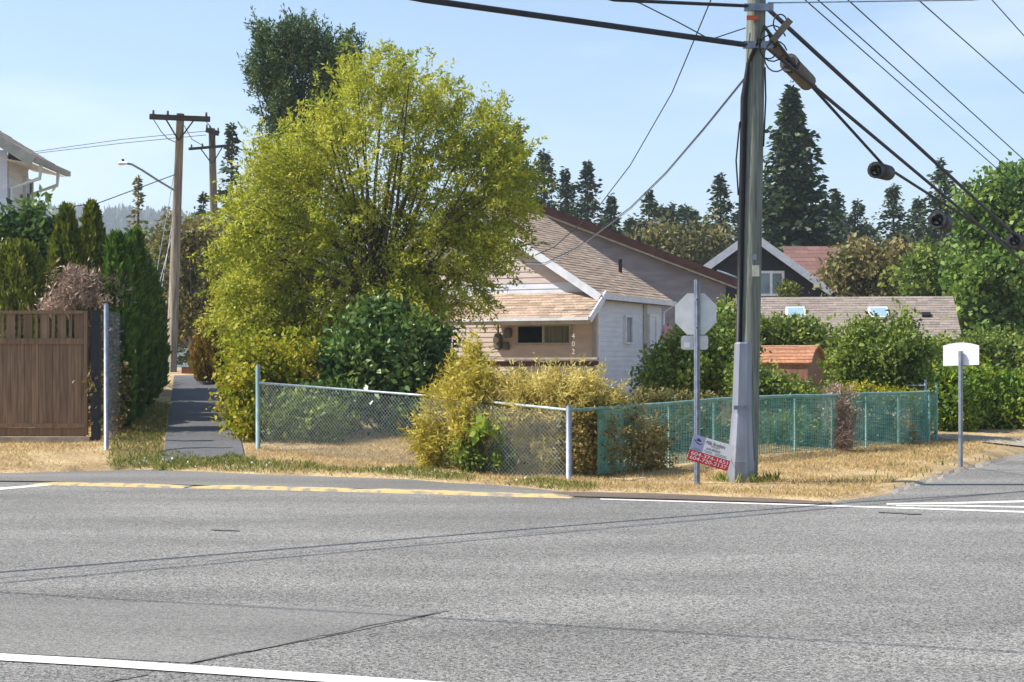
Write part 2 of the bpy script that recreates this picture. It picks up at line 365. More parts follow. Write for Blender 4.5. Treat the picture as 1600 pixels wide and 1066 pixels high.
# ------------------------------------------------------------------ the setting
def grid(name, xs, ys, m, dz=0.0):
    X, Y = np.meshgrid(xs, ys); Z = terrain(X, Y) + dz
    v = np.stack([X, Y, Z], -1).reshape(-1, 3); nx, ny = len(xs), len(ys)
    i = (np.arange(ny - 1)[:, None] * nx + np.arange(nx - 1)[None]).reshape(-1)
    f = np.stack([i, i + 1, i + 1 + nx, i + nx], 1)
    me = bpy.data.meshes.new(name); me.from_pydata(v.tolist(), [], f.tolist()); me.polygons.foreach_set('use_smooth', [True] * len(f))
    me.materials.append(m); o = bpy.data.objects.new(name, me); COL.objects.link(o); return o
xs = np.concatenate([np.linspace(-3000, -60, 25), np.linspace(-55, -13, 22), np.arange(-12.5, 14, .16), np.linspace(15, 60, 24), np.linspace(70, 3000, 25)])
ys = np.concatenate([np.arange(17.5, 36, .16), np.arange(36.5, 60, 1.0), np.linspace(62, 200, 24), np.linspace(230, 5000, 25)])
structure(grid('ground', xs, ys, M_GROUND))

def sheet(name, poly, m, z):
    b = MB(); i = len(b.v); b.v += [(x, y, z) for x, y in poly]; b.t += [.5] * len(poly); b.f.append(tuple(range(len(poly))))
    return b.build(name, m)
structure(sheet('road', [(-400, -60), (400, -60), (400, 900), (60, 112), (24, 53), (11, 22.5), (8, 19.6), (-400, 27)][:0] or [(-500, -80), (500, -80), (500, 30), (500, 31), (-500, 31)], M_ROAD, 0.0))
# side street that runs off to the right behind the stop line
side = MB(); 
for a, c in (((8.0, 26.0), (60, 112)),):
    side.quad((5.5, 31, -.01), (500, 31, -.01), (500, 700, -.01), (390, 700, -.01))
structure(side.build('side_road', M_ROAD))
def flat(name, pxs, m, z, parent=None):
    pts = []
    for x, y in pxs:
        Y = (CH - z) * F / (y - HZ); pts.append(((x - 800) / F * Y, Y))
    return structure(sheet(name, pts, m, z))
flat('asphalt_patch', [(-60, 934), (250, 941), (520, 949), (690, 957), (560, 985), (420, 1012), (300, 1036), (120, 1026), (-60, 1017)], M_PATCH, .004)
flat('road_line', [(-80, 1016), (160, 1030), (420, 1047), (760, 1070), (600, 1072), (380, 1056), (160, 1041), (-80, 1027)], M_WHITE, .008)
flat('road_line', [(-120, 770), (0, 762), (84, 755.5), (84, 758), (0, 765.5), (-120, 774)], M_WHITE, .004)
flat('road_line', [(938, 779.2), (1100, 783.6), (1240, 787.5), (1420, 793), (1640, 800), (1640, 802.5), (1420, 795.2), (1240, 789.5), (1100, 785.4), (938, 780.6)], M_WHITE, .004)
flat('road_line', [(1385, 786.2), (1480, 785.0), (1640, 781), (1640, 784), (1480, 787.6), (1385, 788.6)], M_WHITE, .004)
flat('road_line', [(1400, 789.5), (1500, 789.3), (1640, 791.6), (1640, 794.2), (1500, 791.6), (1400, 791)], M_WHITE, .004)
M_SHOULD = asphalt('old_dark_asphalt', (104, 92, 82), 90, .4, .25)
flat('asphalt_shoulder', [(860, 769), (930, 768.5), (1000, 770), (1100, 772.5), (1200, 777), (1300, 784), (1296, 788), (1200, 784.5), (1100, 781.5), (1000, 778.5), (930, 776.5), (880, 775)], M_SHOULD, .014)
flat('asphalt_apron', [(-100, 741), (0, 739.5), (150, 736), (235, 733.5), (400, 741), (640, 749), (860, 769), (880, 775), (600, 764), (292, 757.5), (60, 752), (-100, 750)], M_PATCH, .016)
M_TAR = mat('tar_seal', (84, 82, 82), (112, 110, 106), 20, .7)
def crack(pxs, wd):
    up_, dn = [], []
    for i, (x, y) in enumerate(pxs):
        q = wd * random.uniform(.5, 1.2) * (y - HZ) / 300; up_.append((x, y - q)); dn.append((x, y + q))
    flat('tar_crack', up_ + dn[::-1], M_TAR, .009)
def wig(x0, y0, x1, y1, n=22, a=2.0): return [(x0 + (x1 - x0) * i / n, y0 + (y1 - y0) * i / n + random.gauss(0, a) * (0 if i in (0, n) else 1)) for i in range(n + 1)]
crack(wig(295, 1035, 700, 953, 24, .8), .45); crack(wig(330, 827, 374, 829, 5, .4), 1.0); crack(wig(1372, 800, 1440, 803, 6, .3), 1.2)
crack(wig(150, 1066, 230, 1052, 10, .8), .5)
# gravel apron at the street corner and the drive behind the grass
def draped(name, pxs, m, dz, n=24):
    """strip between two pixel polylines laid on the ground"""
    b = MB(); A, B = pxs; rows = []
    for k in range(n + 1):
        t = k / n
        def lerp(L):
            q = t * (len(L) - 1); i = min(int(q), len(L) - 2); f = q - i
            return (L[i][0] + (L[i + 1][0] - L[i][0]) * f, L[i][1] + (L[i + 1][1] - L[i][1]) * f)
        a, c = lerp(A), lerp(B); rows.append((a, c))
    W = []
    for a, c in rows:
        ga, gc = G(*a), G(*c); row = []
        for j in range(9):
            q = ga.lerp(gc, j / 8); row.append((q.x, q.y, tz(q.x, q.y) + dz))
        W.append(row)
    for k in range(n):
        for j in range(8): b.quad(W[k][j], W[k][j + 1], W[k + 1][j + 1], W[k + 1][j])
    return structure(b.build(name, m, None, True))
draped('gravel_drive', ([(1462, 681), (1530, 683), (1640, 690)], [(1462, 687), (1530, 692), (1640, 704)]), M_GRAVEL, .03)
draped('gravel_shoulder', ([(1395, 766), (1500, 733), (1640, 700)], [(1395, 775), (1500, 752), (1640, 735)]), M_GRAVEL, .025)
# footpath climbing between the hedges
pb = MB(); pr = []
for k in range(41):
    t = k / 40; Yc = 26.7 + t * 17.1; xc = -4.92 - (Yc - 25.6) * .201; hw = .67
    pr.append([(xc + s * hw, Yc, tz(xc + s * hw, Yc) + .03) for s in (-1, -.5, 0, .5, 1)])
for k in range(40):
    for j in range(4): pb.quad(pr[k][j], pr[k][j + 1], pr[k + 1][j + 1], pr[k + 1][j])
structure(pb.build('footpath', M_PATH, None, True))
# painted kerb, two lengths with a joint
def kerb(pxs, label):
    pts = [Vector(((x - 800) / F * CH * F / (y - HZ), CH * F / (y - HZ), 0)) for x, y in pxs]
    root = thing('painted_kerb', label, 'kerb', pts[0], 'painted kerb lengths')
    b = MB(); rings = []
    for k, p in enumerate(pts):
        d = (pts[min(k + 1, len(pts) - 1)] - pts[max(k - 1, 0)]).normalized(); n = Vector((-d.y, d.x, 0))
        h = .034 * (0.35 if k in (0, len(pts) - 1) else 1) + random.uniform(-.008, .008)
        rings.append([p + n * a + Vector((0, 0, z * h)) for a, z in ((0, -.3), (.03, .7), (.1, 1), (.26, 1), (.36, .6), (.40, -.3))])
    b.loft(rings); o = b.build('kerb_body', M_YEL, root); return root
kp = [(45 + (286 - 45) * i / 8, 757.5 + (763.0 - 757.5) * i / 8) for i in range(9)]
kerb(kp, 'short yellow painted asphalt kerb left of the white joint')
kp = [(292 + (890 - 292) * i / 16, 763.2 + (779 - 763.2) * (i / 16) ** 1.15) for i in range(17)]
kerb(kp, 'long yellow painted asphalt kerb in front of the chain link fence')
# far hill with forest
hb = MB(); hx = np.linspace(-1600, 1500, 70); 
def hill_h(x): return 118 + 26 * math.sin(x / 210 + 1) + 14 * math.sin(x / 77) - 112 * float(sstep(-260, 250, x))
rows = []
for t in (0, .25, .5, .75, 1, 1.4):
    rows.append([(x * (1 + .15 * t), 900 + 420 * t, 2 + (hill_h(x) - 2) * math.sin(min(t, 1) * math.pi / 2) * (1 if t <= 1 else .8)) for x in hx])
for a in range(len(rows) - 1):
    for k in range(len(hx) - 1): hb.quad(rows[a][k], rows[a][k + 1], rows[a + 1][k + 1], rows[a + 1][k])
M_HILL = mat('hill_ground', (64, 74, 48), (44, 56, 38), .02, .95)
structure(hb.build('hill', M_HILL, None, True))
n = 6500; hxr = rng.uniform(-800, 60, n); ht = rng.uniform(0.05, 1.02, n)
fp = np.stack([hxr * (1 + .15 * ht), 900 + 420 * ht, np.array([2 + (hill_h(x) - 2) * math.sin(min(t, 1) * math.pi / 2) for x, t in zip(hxr, ht)]) - 1], 1)
fpp = np.repeat(fp, 5, 0); ang = np.tile(np.arange(5) * 2.4, n); hh = np.repeat(rng.uniform(9, 22, n), 5) * rng.uniform(.6, 1, 5 * n)
fax = np.stack([np.cos(ang) * .12, np.sin(ang) * .12, np.ones(5 * n)], 1)
stuff(leaves('far_forest', fpp, fax, hh, .42, np.repeat(rng.uniform(0, 1, n), 5), L_FAR))['label'] = 'distant conifer forest covering the blue hill'
bpy.data.objects['far_forest']['category'] = 'forest'
# ------------------------------------------------------------------ dry grass and weeds (uncountable)
def blades(name, n, xr, yr, hgt, m, keep, label, cat, wdt=.14, spread=.35):
    x = rng.uniform(*xr, n * 3); y = rng.uniform(*yr, n * 3); k = keep(x, y); x, y = x[k][:n], y[k][:n]; N = len(x)
    ax = np.stack([rng.normal(0, spread, N), rng.normal(0, spread, N), np.ones(N)], 1)
    o = leaves(name, np.stack([x, y, terrain(x, y) - .005], 1), ax, hgt * rng.uniform(.5, 1.4, N), wdt, rng.uniform(0, 1, N), m)
    o['kind'] = 'stuff'; o['label'] = label; o['category'] = cat; return o
PXW, PYW = G(1166, 751).x, G(1166, 751).y
def pathx(y): return -4.92 - (y - 25.6) * .201
def offpath(x, y): return (np.abs(x - pathx(y)) > .72) | (y < 26.7)
def fence_y(x): return np.where(x < .86, 24.6 + (.86 - x) * .66, 24.6 + (x - .86) * 1.06)
def patchy(x, y, s=1.0, th=0.0): return np.sin(x * 1.7 * s + 2 * np.sin(y * 1.1 * s)) + np.sin(y * 2.3 * s + x * .9 * s) + rng.normal(0, .5, x.shape) > th
blades('dry_grass', 110000, (-13, 13), (20, 33), .06, L_GRASS, lambda x, y: (y > y_edge(x) + .12) & offpath(x, y) & (y < fence_y(x) + 3) & ~((x > 5) & (y < y_edge(x) + .8)) & patchy(x, y, 1, -1.2), 'short straw coloured dry grass over the verge', 'grass', .12, .7)
blades('dry_yard_grass', 20000, (-6, 4), (27, 36), .07, L_GRASS, lambda x, y: offpath(x, y) & (y > fence_y(x)), 'straw coloured dry lawn behind the chain link fence', 'grass', .12, .6)
blades('green_verge_grass', 26000, (-7.5, 1.2), (21, 28), .085, L_GREENG, lambda x, y: (y > y_edge(x) + .02) & (y < y_edge(x) + .75 + .2 * np.sin(x * 3)) & (x > -6.6) & patchy(x, y, 1.6, -.6), 'low green grass strip along the kerb', 'grass', .13, .5)
blades('path_edge_grass', 9000, (-9, -4.5), (25.5, 36), .09, L_GREENG, lambda x, y: (x < pathx(y) - .7) & (x > pathx(y) - 1.6) & (y > y_edge(x)), 'shaded green grass along the footpath', 'grass', .12, .5)
blades('green_tufts', 2600, (.9, 9.5), (20, 29), .10, L_GREENG, lambda x, y: (y > y_edge(x) + .05) & (y < y_edge(x) + .5 + 2.2 * (x > 5)) & patchy(x, y, 3.1, 1.25), 'scattered green weed tufts on the dry verge', 'grass', .2, .6)
fl = blades('white_clover_flowers', 420, (-6.3, .4), (21, 28), .035, L_FLOWER, lambda x, y: (y > y_edge(x) + .05) & (y < y_edge(x) + .6) & patchy(x, y, 1.6, -.3), 'tiny white clover flowers in the verge grass', 'flowers', .9, .8)
fl.location.z = .05
blades('pole_foot_weeds', 260, (PXW - .5, PXW + .45), (PYW - .45, PYW + .1), .14, L_GREENG, lambda x, y: np.hypot(x - PXW, y - PYW) < .5, 'green weeds round the foot of the utility pole', 'grass', .14, .5)
blades('path_end_grass', 1800, (-6.2, -4.2), (26.2, 27.1), .08, L_GREENG, lambda x, y: (np.abs(x - pathx(y)) < .85) & (y < 26.75 + .18 * np.sin(x * 9)), 'green grass growing over the near end of the footpath', 'grass', .13, .5)

# ------------------------------------------------------------------ small builders
def siding(name, A, Bv, z0, z1, m, parent, ex=.125, normal=None, top=None):
    """lap boards between plan points A and B; top(s) gives the roof line height along 0..1"""
    A = Vector((A[0], A[1], 0)); B = Vector((Bv[0], Bv[1], 0)); d = B - A
    n = normal or Vector((d.y, -d.x, 0)).normalized(); b = MB(); z = z0; L = d.length
    ss = np.linspace(0, 1, 201)
    while z < z1 - .01:
        zt = min(z + ex, z1)
        if top is None: lo = (0, 1); hi = (0, 1)
        else:
            hs = np.array([top(q) for q in ss]); k0 = ss[hs >= z + .002]; k1 = ss[hs >= zt]
            if len(k0) < 2: break
            lo = (k0[0], k0[-1]); hi = (k1[0], k1[-1]) if len(k1) > 1 else ((lo[0] + lo[1]) / 2,) * 2
        p = lambda s_, zz, o: A + d * s_ + n * o + Vector((0, 0, zz))
        b.quad(p(lo[0], z, .016), p(lo[1], z, .016), p(hi[1], zt, .003), p(hi[0], zt, .003))
        b.quad(p(lo[0], z, .0), p(lo[1], z, .0), p(lo[1], z, .016), p(lo[0], z, .016))
        z = zt
    return stuff(b.build(name, m, parent))
def shingles(name, e0, e1, r0, r1, m, parent, ex=.14, tab=.3, thick=.012):
    """courses of tabs on the plane eave e0-e1 to ridge r0-r1"""
    e0, e1, r0, r1 = map(Vector, (e0, e1, r0, r1)); n = (e1 - e0).cross(r0 - e0).normalized()
    if n.z < 0: n = -n
    L = max((r0 - e0).length, (r1 - e1).length); k = max(1, int(L / ex)); b = MB()
    b.hexa([e0 - n * .05, e1 - n * .05, r1 - n * .05, r0 - n * .05, e0, e1, r1, r0], .4)
    for i in range(k):
        a0 = e0.lerp(r0, i / k); a1 = e1.lerp(r1, i / k); c0 = e0.lerp(r0, (i + 1) / k); c1 = e1.lerp(r1, (i + 1) / k)
        W = (a1 - a0).length; q = -random.random() * tab; 
        while q < W:
            q1 = q + tab * random.uniform(.8, 1.25); s0, s1 = max(q, 0) / W, min(q1, W) / W
            if s1 > s0 + .002:
                th = thick * random.uniform(.7, 1.5); t = random.random()
                pa, pb_, pc, pd = a0.lerp(a1, s0) + n * th, a0.lerp(a1, s1) + n * th, c0.lerp(c1, s1) + n * .003, c0.lerp(c1, s0) + n * .003
                b.quad(pa, pb_, pc, pd, t); b.quad(pa - n * th, pb_ - n * th, pb_, pa, t)
            q = q1
    return stuff(b.build(name, m, parent))
def beam(b, p0, p1, wd, ht, up=Vector((0, 0, 1)), tint=.5):
    p0, p1 = Vector(p0), Vector(p1); d = (p1 - p0).normalized(); s = d.cross(up).normalized() * wd / 2; u = s.cross(d).normalized() * ht / 2
    b.hexa([p0 - s - u, p0 + s - u, p1 + s - u, p1 - s - u, p0 - s + u, p0 + s + u, p1 + s + u, p1 - s + u], tint)
def bar(name, p0, p1, wd, ht, m, parent, tint=.5):
    b = MB(); beam(b, p0, p1, wd, ht, tint=tint); return b.build(name, m, parent)
def window(parent, p, u, n, wd, ht, glass, panes=2, fr=.05, name='window', mframe=None):
    """frame proud of the wall, glass set back; p = lower corner, u along wall, n outward"""
    mframe = mframe or M_TRIM; p = Vector(p); z = Vector((0, 0, 1)); b = MB()
    def blk(x0, x1, z0, z1, o0, o1): b.hexa([p + u * a + n * o + z * c for c in (z0, z1) for a, o in ((x0, o0), (x1, o0), (x1, o1), (x0, o1))])
    blk(0, wd, 0, fr, .0, .07); blk(0, wd, ht - fr, ht, .0, .07); blk(0, fr, fr, ht - fr, .0, .07); blk(wd - fr, wd, fr, ht - fr, .0, .07)
    for k in range(1, panes): x = wd * k / panes; blk(x - fr / 2, x + fr / 2, fr, ht - fr, 0, .06)
    f = b.build(name, mframe, parent)
    for k in range(panes):
        g = MB(); x0 = wd * k / panes + (fr if k == 0 else fr / 2); x1 = wd * (k + 1) / panes - (fr if k == panes - 1 else fr / 2)
        g.quad(p + u * x0 + n * .03 + z * fr, p + u * x1 + n * .03 + z * fr, p + u * x1 + n * .03 + z * (ht - fr), p + u * x0 + n * .03 + z * (ht - fr))
        go = g.build('pane', glass[k % len(glass)] if isinstance(glass, (list, tuple)) else glass, f)
    return f
def text(body, size, p, u, up, m, parent, name='lettering', align='LEFT', width=None):
    c = bpy.data.curves.new(name, 'FONT'); c.body = body; c.size = size; c.align_x = align; c.extrude = .001
    o = bpy.data.objects.new('tmp', c); COL.objects.link(o); dg = bpy.context.evaluated_depsgraph_get()
    me = bpy.data.meshes.new_from_object(o.evaluated_get(dg)); bpy.data.objects.remove(o)
    u = Vector(u).normalized(); up = Vector(up).normalized(); n = u.cross(up)
    M = Matrix((u, up, n)).transposed().to_4x4(); 
    sx = 1.0
    if width:
        xs_ = [v.co.x for v in me.vertices]; sx = width / (max(xs_) - min(xs_))
    me.transform(Matrix.Diagonal((sx, 1, 1, 1)))
    me.transform(M); me.transform(Matrix.Translation(Vector(p) - parent_loc(parent)))
    me.name = name; me.materials.clear(); me.materials.append(m)
    r = bpy.data.objects.new(name, me); COL.objects.link(r); r.parent = parent; return r

# ------------------------------------------------------------------ the small tan house with porch
bb = R(26.5); U = Vector((-math.cos(bb), math.sin(bb), 0)); V = Vector((math.sin(bb), math.cos(bb), 0))
C0 = Vector((2.11, 40, 0)); ZG = .5
Hh = lambda u, v, z: C0 + U * u + V * v + Vector((0, 0, z))
house = thing('small_house', 'small tan house with white side wall, tan shingle roof and front porch', 'house', Hh(3.7, 2.2, tz(-1, 42)))
EZ, RZ, HW, LEN = 3.62, 6.0, 3.70, 4.5
nF = -V; nS = -U
gtop = lambda s: EZ + (RZ - EZ) * (1 - abs(s * 2 - 1))
siding('front_siding', Hh(2 * HW, 0, 0), Hh(0, 0, 0), ZG, 3.56, M_PINK, house, .125, nF)
siding('gable_band', Hh(2 * HW, 0, 0), Hh(0, 0, 0), 3.56, 3.86, M_WHITES, house, .15, nF, gtop)
siding('gable_siding', Hh(2 * HW, 0, 0), Hh(0, 0, 0), 3.86, RZ, M_PINK, house, .15, nF, gtop)
siding('side_siding', Hh(0, 0, 0), Hh(0, LEN, 0), ZG, EZ, M_WHITES, house, .125, nS)
b = MB(); b.hexa([Hh(.02, .02, ZG), Hh(2 * HW - .02, .02, ZG), Hh(2 * HW - .02, LEN, ZG), Hh(.02, LEN, ZG), Hh(.02, .02, EZ - .02), Hh(2 * HW - .02, .02, EZ - .02), Hh(2 * HW - .02, LEN, EZ - .02), Hh(.02, LEN, EZ - .02)])
b.build('wall_core', M_PINK, house)
rf = thing
ov, rk = .22, .28
sl = (RZ - EZ) / HW
ez = EZ - ov * sl + .06
rz = RZ + .06
roof_r = shingles('roof_slope', Hh(-ov, -rk, ez), Hh(-ov, LEN + .3, ez), Hh(HW, -rk, rz), Hh(HW, LEN + .3, rz), M_SHINGLE, house, .15, .32)
roof_l = shingles('roof_slope', Hh(2 * HW + ov, -rk, ez), Hh(2 * HW + ov, LEN + .3, ez), Hh(HW, -rk, rz), Hh(HW, LEN + .3, rz), M_SHINGLE, house, .3, .6)
for s_ in (0, 1):
    b = MB(); p0 = Hh(-ov if s_ == 0 else 2 * HW + ov, -rk - .03, ez - .10); p1 = Hh(HW, -rk - .03, rz - .10); beam(b, p0, p1, .05, .19); b.build('barge_board', M_TRIM, house)
b = MB(); beam(b, Hh(-ov - .05, -rk, ez - .07), Hh(-ov - .05, LEN + .3, ez - .07), .11, .12); b.build('gutter', M_TRIM, house)
b = MB(); b.tube([Hh(-ov - .05, LEN + .22, ez - .1), Hh(-.05, LEN + .02, ez - .3), Hh(-.06, LEN + .02, 1.0)], .04, 6); b.build('downspout', M_TRIM, house)
b = MB(); b.quad(Hh(-ov, -rk, ez - .16), Hh(-ov, LEN + .3, ez - .16), Hh(.0, LEN + .3, EZ - .03), Hh(.0, -rk, EZ - .03)); b.build('soffit', M_TRIMG, house)
b = MB(); beam(b, Hh(-.012, .05, ZG), Hh(-.012, .05, EZ - .05), .09, .09, V); b.build('corner_trim', M_TRIM, house)
b = MB(); beam(b, Hh(.05, -.03, ZG), Hh(.05, -.03, EZ - .3), .10, .03, V); b.build('corner_trim', M_TRIMG, house)
b = MB(); beam(b, Hh(-.03, 3.2, ZG), Hh(-.03, 3.2, EZ - .1), .22, .04, U); b.build('wall_trim', M_TRIMG, house)
window(house, Hh(-.01, 1.75, 2.32), V, nS, .5, .75, M_GLASSB, 1, .05)
window(house, Hh(-.01, 3.42, 1.6), V, nS, .55, 1.55, M_TRIM, 1, .06, 'side_door')
wn = window(house, Hh(2.22, -.012, 2.28), -U, nF, 1.56, .54, [M_GLASS, M_CURT], 2, .06, 'window', M_TRIMG)
b = MB(); b.tube([Hh(-.02 + 1.0, 3.9, ez + 1.0 * sl - .05), Hh(.98, 3.9, ez + sl * 1.0 + .5)], .05, 8); b.build('roof_vent_pipe', M_BLACK, house)
b = MB(); b.tube([Hh(1.6, 3.9, ez + 1.6 * sl), Hh(1.6, 3.88, ez + sl * 1.6 + .16)], [.12, .07], 8); b.build('roof_vent', M_TRIM, house)
# porch
pd, pz0, pz1 = 1.0, 2.93, 3.60
po = shingles('porch_roof', Hh(-.25, -pd, pz0), Hh(3.75, -pd, pz0), Hh(-.25, -.03, pz1), Hh(2.95, -.03, pz1), M_SHINGLE, house, .13, .28)
bar('porch_fascia', Hh(-.25, -pd - .03, pz0 - .08), Hh(3.75, -pd - .03, pz0 - .08), .04, .15, M_TRIMG, house)
bar('porch_gutter', Hh(-.27, -pd - .09, pz0 - .03), Hh(3.77, -pd - .09, pz0 - .03), .08, .07, M_TRIM, house)
bar('porch_barge_board', Hh(-.28, -pd - .02, pz0 - .05), Hh(-.28, -.02, pz1 - .05), .04, .17, M_TRIM, house)
for u_, m_, wd in ((.16, M_PORCH, .11), (3.35, M_TRIM, .1), (3.72, M_TRIM, .08)):
    bar('porch_post', Hh(u_, -pd + .06, .55), Hh(u_, -pd + .06, pz0 - .1), wd, wd, m_, house)
bar('wall_batten', Hh(3.15, -.03, .6), Hh(3.15, -.03, 3.0), .14, .03, M_TRIMG, house)
rail = bar('porch_rail', Hh(-.5, -pd - .04, 1.93), Hh(3.75, -pd - .04, 1.93), .12, .05, M_PORCHW, house)
bar('rail_board', Hh(-.5, -pd - .02, 1.80), Hh(3.75, -pd - .02, 1.80), .03, .13, M_PORCH, house)
for k in range(5): bar('railing_slat', Hh(-.45 + k * .14, -pd, .7), Hh(-.45 + k * .14, -pd, 1.78), .10, .03, M_PORCH, house)
b = MB(); b.hexa([Hh(a, v, z) for z in (.45, .95) for a, v in ((-.5, -pd), (3.75, -pd), (3.75, -.02), (-.5, -.02))]); b.build('porch_deck', M_PORCH, house)
for k, ch in enumerate('402'):
    text(ch, .18, Hh(.225, -pd - .005, 2.42 - k * .19), -U, (0, 0, 1), M_DIGIT, house, 'house_number')
def rbox(name, p, u, n, wd, ht, dp, m, parent):
    b = MB(); z = Vector((0, 0, 1)); rings = []
    for o, s in ((0, 1), (dp * .7, 1), (dp, .8)):
        r = []
        for k in range(12):
            a = 2 * math.pi * k / 12; cx = max(-1, min(1, 1.25 * math.cos(a))); cz = max(-1, min(1, 1.25 * math.sin(a)))
            r.append(Vector(p) + u * (cx * wd / 2 * s) + z * (cz * ht / 2 * s) + n * o)
        rings.append(r)
    b.loft(rings); return b.build(name, m, parent)
me_ = rbox('electric_meter', Hh(2.72, -.03, 2.38), -U, nF, .21, .42, .14, M_METER, house)
b = MB(); b.tube([Hh(2.72, -.17, 2.42), Hh(2.72, -.23, 2.42)], .075, 12); b.build('meter_dial', M_TRIMG, me_)
b = MB(); b.tube([Hh(2.72, -.08, 2.58), Hh(2.70, -.08, 3.0)], .025, 6); b.build('conduit', M_METER, house)
rbox('junction_box', Hh(2.44, -.03, 2.6), -U, nF, .20, .26, .1, M_METER, house)
rbox('junction_box', Hh(2.50, -.03, 2.26), -U, nF, .18, .2, .1, M_METER, house)

# ------------------------------------------------------------------ grey neighbour behind
Y2 = 55.0
ap = P(822, 320, Y2); ev = P(1152, 440, Y2)
gh = thing('grey_house', 'grey sided gable house with brown roof edge behind the tan house', 'house', (ap.x, Y2 + 4, tz(ap.x, Y2)))
hw2 = ev.x - ap.x - .4
gt2 = lambda s: ev.z + (ap.z - ev.z) * (1 - abs(s * 2 - 1)) - .12
siding('gable_siding', (ap.x - hw2, Y2), (ap.x + hw2, Y2), .8, ap.z - .1, M_GREYS, gh, .17, Vector((0, -1, 0)), gt2)
b = MB(); b.box(ap.x - hw2 + .02, ap.x + hw2 - .02, Y2 + .03, Y2 + 9, .5, ev.z - .2); b.build('wall_core', M_GREYS, gh)
for s_ in (1, -1):
    ex_ = ap.x + s_ * (hw2 + .45); e_z = ev.z - .02
    shingles('roof_slope', (ex_, Y2 - .35, e_z), (ex_, Y2 + 9.3, e_z), (ap.x, Y2 - .35, ap.z + .12), (ap.x, Y2 + 9.3, ap.z + .12), M_SHINGLE3, gh, .3, .6)
    bar('barge_board', (ex_, Y2 - .38, e_z - .09), (ap.x, Y2 - .38, ap.z + .03), .05, .26, M_BROWNF, gh)
    bar('rake_trim', (ex_ - s_ * .12, Y2 - .33, e_z - .22), (ap.x, Y2 - .33, ap.z - .14), .04, .06, M_TRIMG, gh)
bar('corner_trim', (ap.x + hw2, Y2 - .03, .8), (ap.x + hw2, Y2 - .03, ev.z - .3), .16, .1, M_TRIM, gh)
sp = P(1148, 428, Y2 - 1)
b = MB(); Mx = Matrix.Translation((sp.x, sp.y + 1.2, sp.z - .05)) @ Matrix.Rotation(R(20), 4, 'Y') @ Matrix.Rotation(R(8), 4, 'X'); b.box(-.45, .45, -.5, .5, 0, .09, Mx); b.build('roof_panel', M_GLASSB, gh)
pp = P(998, 380, Y2 + 3); b = MB(); b.tube([(pp.x, pp.y, pp.z - .9), (pp.x, pp.y, pp.z + .25)], .08, 8); b.build('roof_vent_pipe', M_BLACK, gh)
# small brown gable between pole and stop sign
# ------------------------------------------------------------------ black gabled house, far
Y3 = 76.0; ap = P(1172, 368, Y3); er = P(1292, 455, Y3); el = P(1102, 414, Y3)
bh = thing('black_gable_house', 'dark sided house with red brown roof and white gable trim', 'house', (ap.x, Y3 + 4, tz(ap.x, Y3)))
hw3 = er.x - ap.x; g3 = lambda s: er.z + (ap.z - er.z) * (1 - abs(s * 2 - 1)) - .1
siding('gable_siding', (ap.x - hw3, Y3), (ap.x + hw3, Y3), .6, ap.z, M_BLACKW, bh, .2, Vector((0, -1, 0)), g3)
b = MB(); b.box(ap.x - hw3 + .05, ap.x + hw3 - .05, Y3 + .03, Y3 + 9, .5, er.z - .2); b.build('wall_core', M_BLACKW, bh)
dx3 = 2.6
for s_ in (1, -1):
    ex_ = ap.x + s_ * (hw3 + .15)
    shingles('roof_slope', (ex_, Y3 - .5, er.z), (ex_ + dx3, Y3 + 9, er.z), (ap.x, Y3 - .5, ap.z + .1), (ap.x + dx3, Y3 + 9, ap.z + .1), M_SHINGLE3, bh, .35, .7)
    bar('barge_board', (ex_, Y3 - .55, er.z - .12), (ap.x, Y3 - .55, ap.z - .02), .06, .34, M_TRIM, bh)
wr = P(1290, 384, Y3 + 9)
shingles('wing_roof', (wr.x - 2.2, Y3 + 6.0, er.z + .2), (wr.x + 4, Y3 + 6.0, er.z + .2), (wr.x - 2.2, Y3 + 9.5, wr.z), (wr.x + 4, Y3 + 9.5, wr.z), M_SHINGLE3, bh, .35, .7)
b = MB(); b.box(wr.x - 2.2, wr.x + 4, Y3 + 6.3, Y3 + 11, .5, er.z + .1); b.build('wing_wall', M_BLACKW, bh)
wp = P(1184, 463, Y3); window(bh, (wp.x, Y3 - .02, wp.z), Vector((1, 0, 0)), Vector((0, -1, 0)), 1.25, 1.2, M_GLASSB, 2, .12)
# ------------------------------------------------------------------ low building with skylights
Y4 = 52.0; r0, r1 = P(1150, 465, Y4), P(1489, 463, Y4); e0, e1 = P(1150, 531, Y4 - 2.6), P(1504, 531, Y4 - 2.6)
lb = thing('long_low_building', 'long low building with grey brown shingle roof and two skylights', 'building', ((r0.x + r1.x) / 2, Y4, tz(9, Y4)))
shingles('roof_slope', e0, e1, r0, r1, M_SHINGLE2, lb, .16, .36)
shingles('roof_slope', (e0.x, Y4 + 2.6, e0.z), (e1.x, Y4 + 2.6, e0.z), r0, r1, M_SHINGLE2, lb, .4, .8)
b = MB(); b.box(r0.x + .1, r1.x - .1, Y4 - 2.3, Y4 + 2.3, .1, e0.z - .03); b.build('wall', M_TRIMG, lb)
bar('fascia', (e0.x, Y4 - 2.63, e0.z - .1), (e1.x, Y4 - 2.63, e0.z - .1), .04, .18, M_BROWNF, lb)
nrm = (Vector(e1) - Vector(e0)).cross(Vector(r0) - Vector(e0)).normalized(); upv = (Vector(r0) - Vector(e0)).normalized(); uu = Vector((1, 0, 0))
def on_roof(x, y):
    d = Vector(((x - 800) / F, 1, -(y - HZ) / F)); o = Vector((0, 0, CH)); t = (Vector(e0) - o).dot(nrm) / d.dot(nrm); return o + d * t
